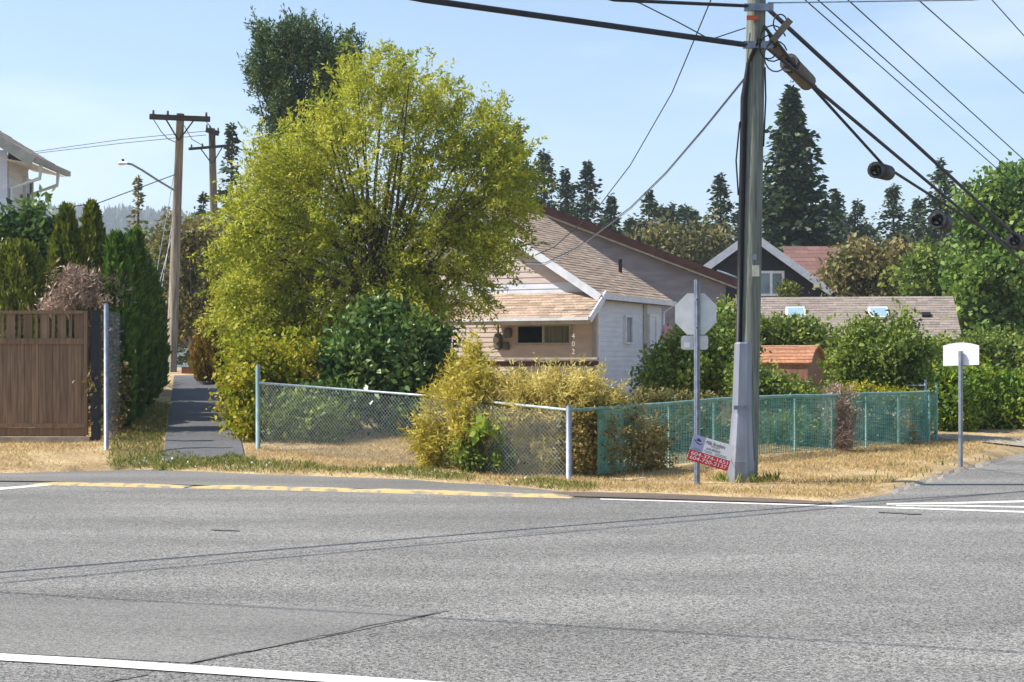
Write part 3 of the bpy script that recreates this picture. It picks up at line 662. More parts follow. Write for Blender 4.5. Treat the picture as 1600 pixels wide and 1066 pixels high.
for x in (1243, 1372):
    c = on_roof(x, 492); b = MB(); wv, hv = .31, .36
    b.hexa([c + uu * a * wv + upv * q * hv + nrm * h for h in (-.05, .11) for a, q in ((-1, -1), (1, -1), (1, 1), (-1, 1))]); fr_ = b.build('skylight', M_TRIM, lb)
    b = MB(); b.quad(*[c + uu * a * wv * .8 + upv * q * hv * .82 + nrm * .115 for a, q in ((-1, -1), (1, -1), (1, 1), (-1, 1))]); b.build('pane', M_SKYL, fr_)
c = on_roof(1447, 494); b = MB(); b.hexa([c + uu * a * .14 + upv * q * .12 + nrm * h for h in (-.02, .09) for a, q in ((-1, -1), (1, -1), (1, 1), (-1, 1))]); b.build('roof_vent', M_BLACK, lb)
# ------------------------------------------------------------------ garden shed (gambrel)
Y5 = 37.0; sg = tz(6.5, Y5)
sh = thing('garden_shed', 'small brown gambrel roof garden shed among the shrubs', 'shed', P(1240, 600, Y5) * 1.0)
sh.location.z = sg
sa = R(-24); su = Vector((math.cos(sa), math.sin(sa), 0)); sv = Vector((-math.sin(sa), math.cos(sa), 0))
s0 = P(1262, 600, Y5); s0.z = 0
S = lambda a, v, z: s0 + su * a + sv * v + Vector((0, 0, z))
zr, zk, zeave = CH + (575 - 541) / F * Y5, CH + (575 - 553) / F * Y5, CH + (575 - 566) / F * Y5
D = 1.5; Ls = -2.6
prof = [(0, sg), (0, zeave), (.33, zk + .06), (.75, zr), (1.17, zk + .06), (1.5, zeave), (1.5, sg)]
b = MB(); b.loft([[S(Ls, v, z) for v, z in prof], [S(0, v, z) for v, z in prof]]); b.build('walls', M_SHED, sh)
for (v0, z0), (v1, z1) in zip(prof[1:5], prof[2:6]):
    lo_, hi_ = ((v0, z0), (v1, z1)) if z0 < z1 else ((v1, z1), (v0, z0))
    k = .05 if lo_[1] == zeave else 0
    sgn = -1 if lo_[0] < .75 else 1
    shingles('roof_slope', S(Ls - .05, lo_[0] + sgn * k, lo_[1] + .03 - k), S(.1, lo_[0] + sgn * k, lo_[1] + .03 - k), S(Ls - .05, hi_[0], hi_[1] + .03), S(.1, hi_[0], hi_[1] + .03), M_SHEDROOF, sh, .12, .3)
bar('gable_vent', S(.012, .75, zr - .42), S(.012, .75, zr - .18), .16, .02, M_BLACK, sh)
bar('wall_batten', S(Ls, -.01, sg + .9), S(0, -.01, sg + .9), .02, .05, M_SHED, sh)
# ------------------------------------------------------------------ pale house at the left edge
Y6 = 37.0; c6 = P(12, 400, Y6); lh = thing('pale_house', 'two storey pale sided house with wide eaves behind the hedge', 'house', (c6.x - 3, Y6 + 2, tz(c6.x, Y6)))
ze = P(52, 246, Y6 - .6).z; xe = P(52, 246, Y6 - .6).x; Ye2 = (Y6 - .6) * 1.073; xc = c6.x
siding('front_siding', (xc - 7, Y6), (xc, Y6), 1, ze + .25, M_WHITES, lh, .16, Vector((0, -1, 0)))
siding('side_siding', (xc, Y6), (xc, Ye2 - .5), 1, ze + .2, M_WHITES, lh, .16, Vector((1, 0, 0)))
b = MB(); b.box(xc - 7, xc - .02, Y6 + .03, Ye2 - .52, .8, ze + .15); b.build('wall_core', M_WHITES, lh)
bar('corner_trim', (xc + .0, Y6 - .02, 1), (xc + .0, Y6 - .02, ze + .2), .1, .06, M_TRIM, lh)
pt = .62; rl = 5.0
shingles('roof_slope', (xe, Y6 - .6, ze), (xe, Ye2, ze), (xe - rl, Y6 - .6, ze + rl * pt), (xe - rl, Ye2, ze + rl * pt), M_SHINGLE2, lh, .3, .5)
siding('gable_siding', (xc - 9.5, Y6), (xc, Y6), ze + .25, ze + 3.2, M_WHITES, lh, .16, Vector((0, -1, 0)), lambda s: ze + .1 + (1 - s) * 9.5 * pt if s > .5 else ze + .1 + 4.75 * pt)
bar('barge_board', (xe, Y6 - .63, ze - .1), (xe - rl, Y6 - .63, ze + rl * pt - .1), .05, .24, M_TRIMG, lh)
bar('gutter', (xe + .06, Y6 - .6, ze - .06), (xe + .06, Ye2, ze - .06), .12, .12, M_TRIMG, lh)
b = MB(); b.quad((xe, Y6 - .6, ze - .14), (xe, Ye2, ze - .14), (xc, Ye2, ze + .0), (xc, Y6 - .6, ze + .0)); b.build('soffit', M_TRIM, lh)
for yy in (Y6 + .1, Ye2 - .55):
    b = MB(); b.tube([(xe + .06, yy - .3, ze - .1), (xe - .0, yy - .2, ze - .42), (xc + .06, yy, ze - .62), (xc + .06, yy, 1.5)], .045, 6); b.build('downspout', M_TRIM, lh)
window(lh, (xc + .01, Y6 + (Ye2 - Y6) * .56, ze - 1.6), Vector((0, 1, 0)), Vector((1, 0, 0)), .6, 1.35, M_GLASS, 1, .06)

# ------------------------------------------------------------------ roadside utility pole with cable guard
pb_ = G(1166, 751); PX, PY = pb_.x, pb_.y
pole = thing('utility_pole', 'weathered green grey wooden utility pole with grey metal cable guard', 'utility pole', pb_)
lean = lambda z: Vector((PX + .021 * z, PY, z))
b = MB(); b.tube([lean(z) for z in (pb_.z - .3, 2, 4, 6, 8, 11)], [.165, .158, .15, .14, .132, .12], 20); b.build('shaft', M_WOODPOLE, pole, True)
b = MB(); rings = []
for z, hw_, dp in ((pb_.z - .05, .185, .19), (.36, .185, .19), (.362, .175, .18), (.5, .165, .17), (1.0, .135, .14), (1.06, .13, .13), (2.05, .118, .12), (2.07, .10, .11)):
    c = lean(z) + Vector((-.10, -.12, 0)); rings.append([c + Vector((a * hw_, q * dp, 0)) for a, q in ((-1, .8), (-1, -.35), (-.62, -1), (.35, -1), (.62, -.55), (1, -.35), (1, .8))])
b.loft(rings); gd = b.build('cable_guard', M_GUARD, pole)
b = MB(); c = lean(1.13) + Vector((-.10, -.12, 0)); b.box(c.x - .137, c.x + .09, c.y - .145, c.y - .12, 1.1, 1.16); b.build('guard_strap', M_STEELD, gd)
b = MB(); b.tube([lean(z) + Vector((-.165, -.09, 0)) for z in (2.0, 3.5, 5.0, 5.6)] + [lean(6.1) + Vector((-.12, -.14, 0)), lean(6.45) + Vector((.03, -.19, 0))], [.045, .045, .045, .05, .03, .03], 8); b.build('riser_cable', M_BLACK, pole, True)
b = MB(); b.tube([lean(z) + Vector((-.22, -.09, 0)) for z in (4.2, 4.25)] + [lean(4.7) + Vector((-.26, -.1, 0)), lean(5.25) + Vector((-.22, -.1, 0)), lean(5.3) + Vector((-.17, -.1, 0))], .012, 6); b.build('cable_loop', M_BLACK, pole, True)
b = MB(); b.tube([lean(6.05) + Vector((.13, -.1, 0)), lean(5.6) + Vector((.15, -.1, 0)), lean(4.9) + Vector((.13, -.12, 0))], .012, 6); b.build('cable_loop', M_BLACK, pole, True)
for z in (6.36, 6.9):
    b = MB(); b.box(PX + .021 * z - .2, PX + .021 * z + .22, PY - .2, PY - .13, z - .05, z + .05); b.build('cable_clamp', M_STEELD, pole)
M_ORANGE = mat('orange_tag', (196, 92, 60), None, 6, .6)
b = MB(); b.box(PX - .02, PX + .15, PY - .19, PY - .15, 6.72, 6.78); b.build('marker_tag', M_ORANGE, pole)
b = MB(); b.box(PX - 1.1 + .2, PX + 1.1 + .2, PY - .22, PY - .12, 9.4, 9.52); b.build('crossarm', M_DARKWOOD, pole)

DIRX = .60
def wire(label, pts, r, sag=0.0, n=24, name='overhead_cable', m=None, group=None, cat='cable'):
    pts = [Vector(p) for p in pts]; out = []
    for a, c in zip(pts[:-1], pts[1:]):
        for k in range(n): 
            t = k / n; q = a.lerp(c, t); q.z -= sag * 4 * t * (1 - t); out.append(q)
    out.append(pts[-1]); root = thing(name, label, cat, pts[0], group)
    b = MB(); b.tube(out, r, 6); b.build('strand', m or M_CABLE, root, True); return root, out
def along(x, y, x0=None, y0=None):      # point on the line of poles running off to the right
    x0 = PX if x0 is None else x0; y0 = PY if y0 is None else y0; s = (x - 800) / F
    Y = (x0 - DIRX * y0) / (s - DIRX); return P(x, y, Y)
A1, A2 = lean(6.92) + Vector((.1, -.16, 0)), lean(6.36) + Vector((.1, -.16, 0))
def far_pt(q0, x, y, ext):
    e = along(x, y); q = q0 + (e - q0) * ext; return [q0, e, q]
c1, o1 = wire('thick lashed telephone cable highest on the right of the pole', far_pt(A1, 1590, 372, 1.6), .034)
c2, o2 = wire('lower lashed telephone cable with a bundled splice, running right', far_pt(A2, 1590, 402, 1.6), .03)
c3, o3 = wire('middle telephone cable with splice canisters hung beneath it', [lean(6.62) + Vector((.1, -.17, 0)), along(1262, 128), along(1380, 258), along(1590, 392)], .026)
def canister(parent, x, y, ln, rad, slope, m1, m2):
    c = along(x, y); d = Vector((DIRX, 1, slope)).normalized(); 
    d = (along(x + 12, y + 12 * slope) - c).normalized()
    b = MB(); b.tube([c - d * ln / 2, c - d * ln * .42, c + d * ln * .42, c + d * ln / 2], [rad * .55, rad, rad, rad * .5], 14); o = b.build('splice_canister', m1, parent, True)
    b = MB(); b.tube([c - d * ln * .46, c - d * ln * .36], [rad * 1.06, rad * 1.06], 14); b.build('canister_collar', m2, o)
    for sg in (-1, 1):
        b = MB(); b.tube([c + d * ln * .5 * sg, c + d * ln * .8 * sg + Vector((0, 0, .06))], .03, 6); b.build('hanger', M_BLACK, o)
M_CAN = mat('canister_plastic', (112, 100, 86), (92, 82, 70), 5, .6)
canister(c3, 1248, 114, .95, .14, 1.05, M_CAN, M_BLACK)
canister(c3, 1216, 77, .5, .075, 1.3, M_CAN, M_BLACK)
canister(c3, 1378, 268, .8, .14, .25, M_BLACK, M_CABLE)
canister(c2, 1470, 346, .6, .17, .5, M_BLACK, M_CABLE)
canister(c1, 1590, 378, .7, .17, .5, M_BLACK, M_CABLE)
# power conductors from the top of the pole
for k, (dz_, r_) in enumerate(((.0, .13), (.12, .2), (-.1, .17), (.3, .1))):
    c = lean(6.45 + dz_) + Vector((.16 + .05 * k, -.2, 0)); pts = [c + Vector((r_ * math.cos(a), -.02 * k, r_ * 1.3 * math.sin(a) - r_)) for a in np.linspace(.4, 5.6, 14)]
    b = MB(); b.tube(pts, .011, 5); b.build('cable_loop', M_BLACK, pole, True)
b = MB(); c = lean(6.55) + Vector((.33, -.22, 0)); Mb = Matrix.Translation(c) @ Matrix.Rotation(R(-50), 4, 'Y'); b.box(-.2, .2, -.05, .05, -.05, .05, Mb); b.build('terminal_box', M_CAN, pole)
for k, (z, w_, h_) in enumerate(((3.1, .05, .08), (3.3, .04, .04), (2.6, .03, .05), (4.4, .03, .03))):
    c = lean(z) + Vector((.05 - .03 * k, -.150 + .01 * k, 0)); b = MB(); b.box(c.x - w_, c.x + w_, c.y - .012, c.y, z - h_, z + h_); b.build('pole_tag', M_STEEL if k % 2 else M_DIGIT, pole)
CT = lambda off: Vector((PX + .2 + off, PY - .17, 9.6))
for k, (off, x, y, lab) in enumerate(((-.95, 1556, 262, 'steepest thin power wire'), (-.4, 1566, 255, 'second thin power wire'), (.25, 1600, 250, 'third thin power wire'), (.85, 1600, 146, 'fourth thin power wire, well to the right'), (1.05, 1600, 56, 'outermost thin power wire near the upper right'))):
    q0 = CT(off); q0 = P(1258 - 60 + k * 10, -260, PY) if False else q0
    xs0 = (1258, 1278, 1325, 1435, 1550)[k]
    s0_, s1_ = (xs0 - 800) / F, (x - 800) / F
    e = along(x, y, q0.x, q0.y); top_ = along(xs0, 0, q0.x, q0.y)
    wire(lab + ' leaving the pole top', [q0, top_, e, e + (e - top_) * .8], .011, 0, 10, 'power_wire', M_CABLE, 'power wires to the right', 'wire')
# cable to the left across the road and its off-picture poles
LP1 = Vector((-16, 8.2, 0)); LP2 = Vector((-17, 14.6, 0))
c4, _ = wire('thick twisted cable crossing the road to the left of the pole', [A2 + Vector((-.25, 0, 0)), P(665, 0, 20.2), Vector((-16, 8.3, 6.5))], .042)
c5, _ = wire('upper lashed cable meeting the pole from the left', [A1 + Vector((-.2, 0, 0)), P(960, 0, 22.2), Vector((-16, 8.2, 7.9))], .026)
c6_, _ = wire('thin drop wire curving in to the pole beside the orange tag', [lean(6.62) + Vector((-.16, -.1, 0)), P(1110, 62, 23.2), P(1060, 35, 22.8), P(1000, 5, 22.4), Vector((-16, 8.4, 7.4))], .009, 0, 6)
wire('single wire from the pole to the upper right', [lean(6.98) + Vector((.15, -.1, 0)), P(1520, 0, 22.6), P(1900, -38, 21)], .010, .0, 8, 'power_wire', M_STEELD, None, 'wire')
wire('high power wire above the near road', [Vector((-17, 14.3, 8.0)), Vector((14, 2.9, 8.0))], .018, .15, 20, 'power_wire', M_CABLE, None, 'wire')
for q, top_ in ((LP1, 9), (LP2, 9), (Vector((14, 2.8, 0)), 9)):
    o = thing('roadside_pole', 'wooden utility pole on the near side of the road', 'utility pole', q, 'poles across the road'); b = MB(); b.tube([q + Vector((0, 0, z)) for z in (-.3, 4, top_)], [.17, .15, .13], 12); b.build('shaft', M_WOODPOLE, o, True)
    b = MB(); b.box(q.x - .9, q.x + .9, q.y - .06, q.y + .06, 7.9, 8.0); b.build('crossarm', M_DARKWOOD, o)
# service drops to the house
hA, hB = P(866, 388, 40.6), P(812, 410, 40.2)
wire('single black service drop from pole top to the tan roof', [lean(9.0) + Vector((-.15, 0, 0)), P(1110, 2, 26.0), P(1050, 145, 29.5), P(985, 258, 33.5), P(930, 330, 37), P(866, 386, 39.4), P(836, 399, 39.3)], .011, .0, 6, 'service_wire', None, None, 'wire')
for dy in (0, 2.5):
    wire(('grey' if dy else 'black') + ' service wire of a close pair running from the pole side to the house gable', [lean(5.9 - dy * .01) + Vector((-.16, 0, 0)), P(1100, 200 + dy, 26), P(1040, 270 + dy, 30), P(985, 324 + dy, 34), P(900, 388 + dy, 38.6), P(852, 411 + dy, 39.3), P(815, 410 + dy, 39.6)], .009, 0, 6, 'service_wire', M_STEELD if dy else M_CABLE, 'twin service wires', 'wire')

# ------------------------------------------------------------------ stop sign seen from behind, with the tilted printed board
sb = G(1089, 757); sp_ = thing('stop_sign', 'back of an octagonal stop sign on a perforated square steel post', 'sign', sb)
Mz = Matrix.Translation(sb) @ Matrix.Rotation(R(38), 4, 'Z')
b = MB(); b.box(-.03, .03, -.03, .03, -.2, 2.90, Mz); b.build('post', M_STEELD, sp_)
b = MB()
for k in range(100):
    z = .06 + k * .0285
    for sx, ax in ((-1, 0), (0, -1)):
        c = Vector((-.0308 if sx else 0, 0 if sx else -.0308, z)); e = Vector((0, 1, 0)) if sx else Vector((1, 0, 0))
        b.quad(*[Mz @ (c + e * a * .006 + Vector((0, 0, q * .006))) for a, q in ((-1, -1), (1, -1), (1, 1), (-1, 1))])
stuff(b.build('post_hole', M_BLACK, sp_))
zc = CH + (575 - 490.5) / F * sb.y; Rr = 32.3 / F * sb.y / math.cos(R(22.5))
def plate(poly, y0, y1, m, name, parent):
    b = MB(); b.loft([[Vector((x, y0, z)) for x, z in poly], [Vector((x, y1, z)) for x, z in poly]]); return b.build(name, m, parent)
oc = [(sb.x - .02 + Rr * math.cos(R(22.5 + 45 * k)), zc + Rr * math.sin(R(22.5 + 45 * k))) for k in range(8)]
spl = plate(oc, sb.y + .045, sb.y + .049, M_ALU, 'sign_plate', sp_); spl.rotation_euler.z = R(-10)
def rrect(cx, cz, w_, h_, r_, n=4):
    o = []
    for qx, qz, a0 in ((1, 1, 0), (-1, 1, 90), (-1, -1, 180), (1, -1, 270)):
        for k in range(n + 1): a = R(a0 + 90 * k / n); o.append((cx + qx * (w_ / 2 - r_) + r_ * math.cos(a), cz + qz * (h_ / 2 - r_) + r_ * math.sin(a)))
    return o
tab = P(1086, 535.5, sb.y); tb = plate(rrect(tab.x, tab.z, .385, .2, .04), sb.y + .045, sb.y + .048, M_ALU, 'tab_plate', sp_)
st = P(1074, 539, sb.y); plate(rrect(st.x, st.z, .075, .07, .004), sb.y + .0425, sb.y + .0445, M_SIGNW, 'sticker', tb)
for z in (zc + .2, zc - .2):
    b = MB(); b.tube([Vector((sb.x - .005, sb.y - .046, z)), Vector((sb.x - .005, sb.y - .03, z))], .012, 6); b.build('bolt', M_BLACK, sp_)
# printed board
bd = thing('printed_board', 'tilted white and red printed board reading Mills Brothers strapped to the sign post', 'sign', P(1111, 707, sb.y - .06))
c = P(1110.5, 707.5, sb.y - .06); ta = R(-16.5); bu = Vector((math.cos(ta), 0, math.sin(ta))); bv = Vector((-math.sin(ta), 0, math.cos(ta)))
BW, BH = 66 / F * sb.y, 41 / F * sb.y
def bq(name, x0, x1, z0, z1, m, off, parent=bd, th=.004):
    b = MB(); b.hexa([c + bu * x + bv * z + Vector((0, y, 0)) for z in (z0, z1) for x, y in ((x0, -off), (x1, -off), (x1, -off + th), (x0, -off + th))]); return b.build(name, m, parent)
bq('board', -BW / 2, BW / 2, -BH / 2, BH / 2, M_SIGNW, 0, bd, .006)
bq('post_shade_panel', -BW / 2, -BW * .20, -BH * .09, BH / 2, M_SIGNSHADE, .003, bd, .002)  # post's shadow showing through the board, painted as a bluish panel
bq('red_panel', -BW / 2, BW / 2, -BH / 2, -BH * .09, M_SIGNR, .003, bd, .002)
tp = lambda x, z: c + bu * x * BW + bv * z * BH + Vector((0, -.0045, 0))
text('604-374-1651', .072, tp(-.45, -.265), bu, bv, M_SIGNW, bd, 'lettering', width=BW * .9)
text('604-720-2137', .072, tp(-.45, -.435), bu, bv, M_SIGNW, bd, 'lettering', width=BW * .9)
text('Mills Brothers', .075, tp(-.17, .27), bu, bv, M_NAVY, bd, 'lettering', width=BW * .46)
text('P A I N T', .035, tp(-.02, .19), bu, bv, M_NAVY, bd, 'lettering', width=BW * .2)
text('OUR SERVICES', .04, tp(-.13, .07), bu, bv, M_NAVY, bd, 'lettering', width=BW * .34)
b = MB()
for k, (x0, x1) in enumerate(((-.17, .03), (-.13, .05), (.1, .38), (.1, .4))):
    z = (.0, -.05, .0, -.05)[k]; b.quad(tp(x0, z), tp(x1, z), tp(x1, z + .022), tp(x0, z + .022))
for x0, x1, z in ((-.42, -.26, -.02), (-.46, -.24, -.07)): b.quad(tp(x0, z), tp(x1, z), tp(x1, z + .03), tp(x0, z + .03))
b.build('small_print', M_TEAL, bd)
b = MB()
for x in (-.38, -.345, -.31): b.tri(tp(x - .03, .30), tp(x + .03, .28), tp(x, .41 if x != -.31 else .37))
for k in range(6):
    t0, t1 = k / 6, (k + 1) / 6; f_ = lambda t: (-.455 + .2 * t, .29 - .12 * math.sin(t * 2.2)); a_, c_ = f_(t0), f_(t1); b.quad(tp(*a_), tp(*c_), tp(c_[0], c_[1] + .04), tp(a_[0], a_[1] + .04))
b.build('mountain_logo', M_NAVY, bd)
b = MB(); b.tube([c + bu * BW * .42 + bv * (-BH * .45) + Vector((0, .0, 0)), Vector((PX - .27, PY - .2, .42))], .006, 5); b.build('tie_cord', M_BLACK, bd)
# right-hand sign
rb = G(1501, 731); rs = thing('white_sign_back', 'blank white back of a road sign with arched top on a thin post', 'sign', rb)
b = MB(); Mr = Matrix.Translation(rb) @ Matrix.Rotation(R(30), 4, 'Z'); b.box(-.026, .026, -.026, .026, -.2, 1.94, Mr); b.build('post', M_STEEL, rs)
tl, br_ = P(1476, 540, rb.y), P(1525, 572, rb.y); nn = 9; top_ = [(br_.x + (tl.x - br_.x) * k / nn, tl.z + .05 * math.sin(math.pi * k / nn)) for k in range(nn + 1)]
pl = plate([(tl.x, br_.z), (br_.x, br_.z + .02)] + top_, rb.y + .042, rb.y + .046, M_SIGNW, 'sign_plate', rs)
pl.rotation_euler.z = R(-32); pl.scale.x = 1.15

# ------------------------------------------------------------------ fences
def chain_link(root, A, B, h0, h1, mesh_m, tilt=1, pitch=.062, name='chain_link_mesh', r=.0026):
    A, B = Vector(A), Vector(B); L = (B - A).length; b = MB(); H = max(h0, h1)
    def pt(s, h):
        q = A.lerp(B, s / L); return Vector((q.x, q.y, tz(q.x, q.y) + .02 + h * (h0 + (h1 - h0) * s / L)))
    for sg in (1, -1):
        s = -H
        while s < L + H:
            pts = []
            for k in range(7):
                h = k / 6; ss = s + sg * h * H
                if 0 <= ss <= L: pts.append(pt(ss, h) + Vector((0, -.004 * sg, 0)))
            if len(pts) > 1: b.tube(pts, r, 3, False)
            s += pitch * 1.15
    return stuff(b.build(name, mesh_m, root))
def fpost(root, g, h, r, m, name='post'):
    b = MB(); b.tube([g - Vector((0, 0, .2)), g + Vector((0, 0, h)), g + Vector((0, 0, h + r))], [r, r, r * .4], 10); return b.build(name, m, root, True)
gL, gM, gC = G(403, 702), G(668, 722), G(889, 749)
f1 = thing('chain_link_fence', 'silver chain link fence with top rail in front of the dry yard', 'fence', gC)
M_WIRE = mat('galvanised_wire', (186, 198, 200), (160, 172, 176), 12, .5, .2)
chain_link(f1, gL, gC, 1.12, 1.0, M_WIRE)
fpost(f1, gL, 1.42, .04, M_PALETUBE); fpost(f1, gM, 1.08, .028, M_PALETUBE); fpost(f1, gC, 1.06, .045, M_STEEL)
b = MB(); b.tube([Vector((q.x, q.y, tz(q.x, q.y) + h)) for q, h in ((gL, 1.14), (gM, 1.07), (gC, 1.02))], .02, 8); b.build('top_rail', M_WIRE, f1, True)
nb = P(872, 661, gC.y - .05); text('2', .17, P(868, 667, gC.y - .06), (1, 0, 0), (0, 0, 1), M_DIGIT, f1, 'number_digit')
gE = G(1452, 692); gK = G(1463, 689)
f2 = thing('green_netting_fence', 'chain link fence covered with green windbreak netting along the side street', 'fence', gE)
NP = 9; fp_ = [gC.lerp(gE, k / NP) for k in range(NP + 1)]
for q in fp_: q.z = tz(q.x, q.y)
for q in fp_[1:]: fpost(f2, q, 1.02, .022, M_GREENTUBE)
def nett(root, pts, h):
    b = MB(); z = .04
    while z < h:
        rr = [Vector((q.x, q.y - .03, q.z + z)) for q in pts]; fine = []
        for a, c_ in zip(rr[:-1], rr[1:]):
            for k in range(4): fine.append(a.lerp(c_, k / 4) + Vector((0, 0, random.uniform(-.006, .006))))
        fine.append(rr[-1])
        for a, c_ in zip(fine[:-1], fine[1:]): b.quad(a, c_, c_ + Vector((0, 0, .0108)), a + Vector((0, 0, .0108)))
        z += .024
    L = sum((a - c_).length for a, c_ in zip(pts[:-1], pts[1:])); nv = int(L / .07)
    for k in range(nv):
        t = k / nv * (len(pts) - 1); i = int(t); q = pts[i].lerp(pts[i + 1], t - i) + Vector((0, -.032, .03)); b.quad(q, q + Vector((.012, .01, 0)), q + Vector((.012, .01, h - .05)), q + Vector((0, 0, h - .05)))
    return stuff(b.build('netting', M_GREENNET, root))
nett(f2, [q.copy() for q in [gC.lerp(gE, .06)] + fp_[1:]], 1.0)
b = MB(); b.tube([q + Vector((0, 0, 1.01)) for q in fp_], .028, 8); b.build('top_rail', M_GREENTUBE, f2, True)
gt = thing('netting_gate', 'narrow garden gate with green netting at the end of the fence', 'gate', gK)
fpost(gt, G(1446, 690), 1.22, .03, M_STEEL); fpost(gt, gK, 1.15, .03, M_GREENTUBE); nett(gt, [G(1450, 690), gK], .95)
b = MB(); q = G(1446, 690); b.tube([q + Vector((-.36, .1, 1.12)), q + Vector((0, 0, 1.12))], .018, 6); b.build('latch_bar', M_STEEL, gt)
# wooden gate panel at the left
gp = G(137, 690); Yg = gp.y; gate = thing('wooden_gate', 'brown wooden board gate with slatted top beside a black post', 'gate', gp)
X = lambda x: (x - 800) / F * Yg
Z = lambda y: CH - (y - HZ) / F * Yg
def gbar(name, x0, x1, y0, y1, d0, d1, m, tint=.5, parent=gate):
    b = MB(); b.box(X(x0), X(x1), Yg + d0, Yg + d1, Z(y1), Z(y0), None, tint); return b.build(name, m, parent)
x = -62.0; k = 0
while x < 130:
    w_ = 11.1; gbar('board', x + .25, min(x + w_, 130) - .25, 536, 664, .0 + random.uniform(0, .008), .02, M_FENCEW, random.random()); x += w_
x = -70.0; wide = True
while x < 128:
    w_ = 13.5 if wide else 4.5; gbar('slat', x, min(x + w_, 130), 490, 530, .005, .02, M_FENCEW, random.random()); x += w_ + 4.3; wide = not wide
gbar('top_rail', -66, 131, 485.5, 490.5, -.04, .05, M_FENCEW, .45); gbar('middle_rail', -66, 131, 529, 538, -.03, .03, M_FENCEW, .4)
gbar('bottom_rail', -66, 134, 662, 668, -.03, .03, M_FENCEW, .5); gbar('stile', 131, 137, 486, 680, -.02, .05, M_FENCEW, .35)
gbar('kick_board', -66, 134, 668.5, 682, .01, .04, M_FENCEW, .3)
bp_ = thing('black_gate_post', 'square black metal post at the end of the wooden gate', 'post', G(149, 694))
b = MB(); b.box(X(143), X(155), Yg - .03, Yg + .11, Z(697), Z(486.5)); b.build('shaft', M_BLKPOST, bp_)
b = MB(); b.box(X(142.3), X(155.7), Yg - .037, Yg + .117, Z(486.5), Z(485)); b.build('cap', M_BLKPOST, bp_)
ck = thing('concrete_sill', 'broken concrete strip under the wooden gate', 'kerb', G(80, 687)); b = MB(); b.box(X(-66), X(141), Yg - .06, Yg + .12, Z(692) - .1, Z(683)); b.build('sill', M_CONC, ck)
# chain link along the path
gs = G(166, 703); ge = Vector((-9.35, 43.0, tz(-9.35, 43)))
f3 = thing('path_chain_link_fence', 'tall chain link fence beside the shaded footpath', 'fence', gs)
chain_link(f3, gs, ge, 2.35, 1.5, M_STEELD, pitch=.13, r=.002); fpost(f3, gs, 2.48, .042, M_STEEL)
for t in (.3, .6, 1.0):
    q = gs.lerp(ge, t); q.z = tz(q.x, q.y); fpost(f3, q, 2.3 - .85 * t, .025, M_STEEL)
# timber edging and rail at the top of the path
tr_ = thing('timber_edging', 'low reddish timber edging at the top of the footpath', 'edging', Vector((-8.3, 44.6, tz(-8.3, 44.6))))
M_TIMB = mat('reddish_timber', (150, 104, 82), (120, 80, 62), 5, .8)
b = MB(); beam(b, (-9.2, 44.6, tz(-9, 44.6) + .1), (-7.4, 44.6, tz(-7.5, 44.6) + .1), .12, .18); b.build('beam', M_TIMB, tr_)
# ------------------------------------------------------------------ poles on the far street
def far_pole(label, xb, yb, xt, yt, Y, rad, arms, light=False, lean2=0):
    B_ = P(xb, yb, Y); T_ = P(xt, yt, Y); B_.z = tz(B_.x, Y)
    o = thing('street_pole', label, 'utility pole', B_)
    b = MB(); b.tube([B_ - Vector((0, 0, .2)), B_.lerp(T_, .5), T_], [rad * 1.2, rad, rad * .8], 12); b.build('shaft', M_POLE2, o, True)
    for x0, x1, y0, y1, th in arms:
        a, c_ = P(x0, y0, Y - .15), P(x1, y1, Y - .15); am = bar('crossarm', a, c_, .12, th, M_DARKWOOD, o)
        mid = a.lerp(c_, .5)
        b = MB()
        for q in (.25, .75):
            pq = a.lerp(c_, q); tgt = B_.lerp(T_, (mid.z - .7 - B_.z) / (T_.z - B_.z)); b.tube([pq, tgt + Vector((0, -.12, 0))], .025, 5)
        b.build('brace', M_DARKWOOD, am)
        for q in (.06, .3, .94):
            pq = a.lerp(c_, q); b = MB(); b.tube([pq, pq + Vector((0, 0, th / 2 + .13))], [.05, .03], 6); b.build('insulator', M_METER, am)
    if light:
        pts = [P(275, 299, Y - .1), P(245, 281, Y - .8), P(222, 266, Y - 1.2), P(206, 257, Y - 1.5), P(197, 255.5, Y - 1.6)]
        b = MB(); b.tube(pts, .035, 8); arm = b.build('lamp_arm', M_STEEL, o, True)
        h = P(193, 256, Y - 1.65); b = MB(); b.tube([h + Vector((-.16, 0, -.01)), h + Vector((-.08, 0, .02)), h + Vector((.12, 0, .02))], [.02, .075, .04], 8); b.build('lamp_head', M_ALU, arm, True)
        b = MB(); b.tube([h + Vector((-.02, 0, .06)), h + Vector((-.02, 0, .14))], .04, 8); b.build('photocell', M_BLACK, arm)
    return o
YP = 50.0
fpA = far_pole('far wooden utility pole carrying a curved street lamp arm', 267, 582, 282, 178, YP, .15, [(234, 328, 182.5, 186.5, .16)], True)
fpB = far_pole('second far utility pole with two crossarms behind the lamp pole', 340, 560, 331, 201, 66, .17, [(322, 342, 203, 209, .2), (295, 366, 233, 227, .1)])
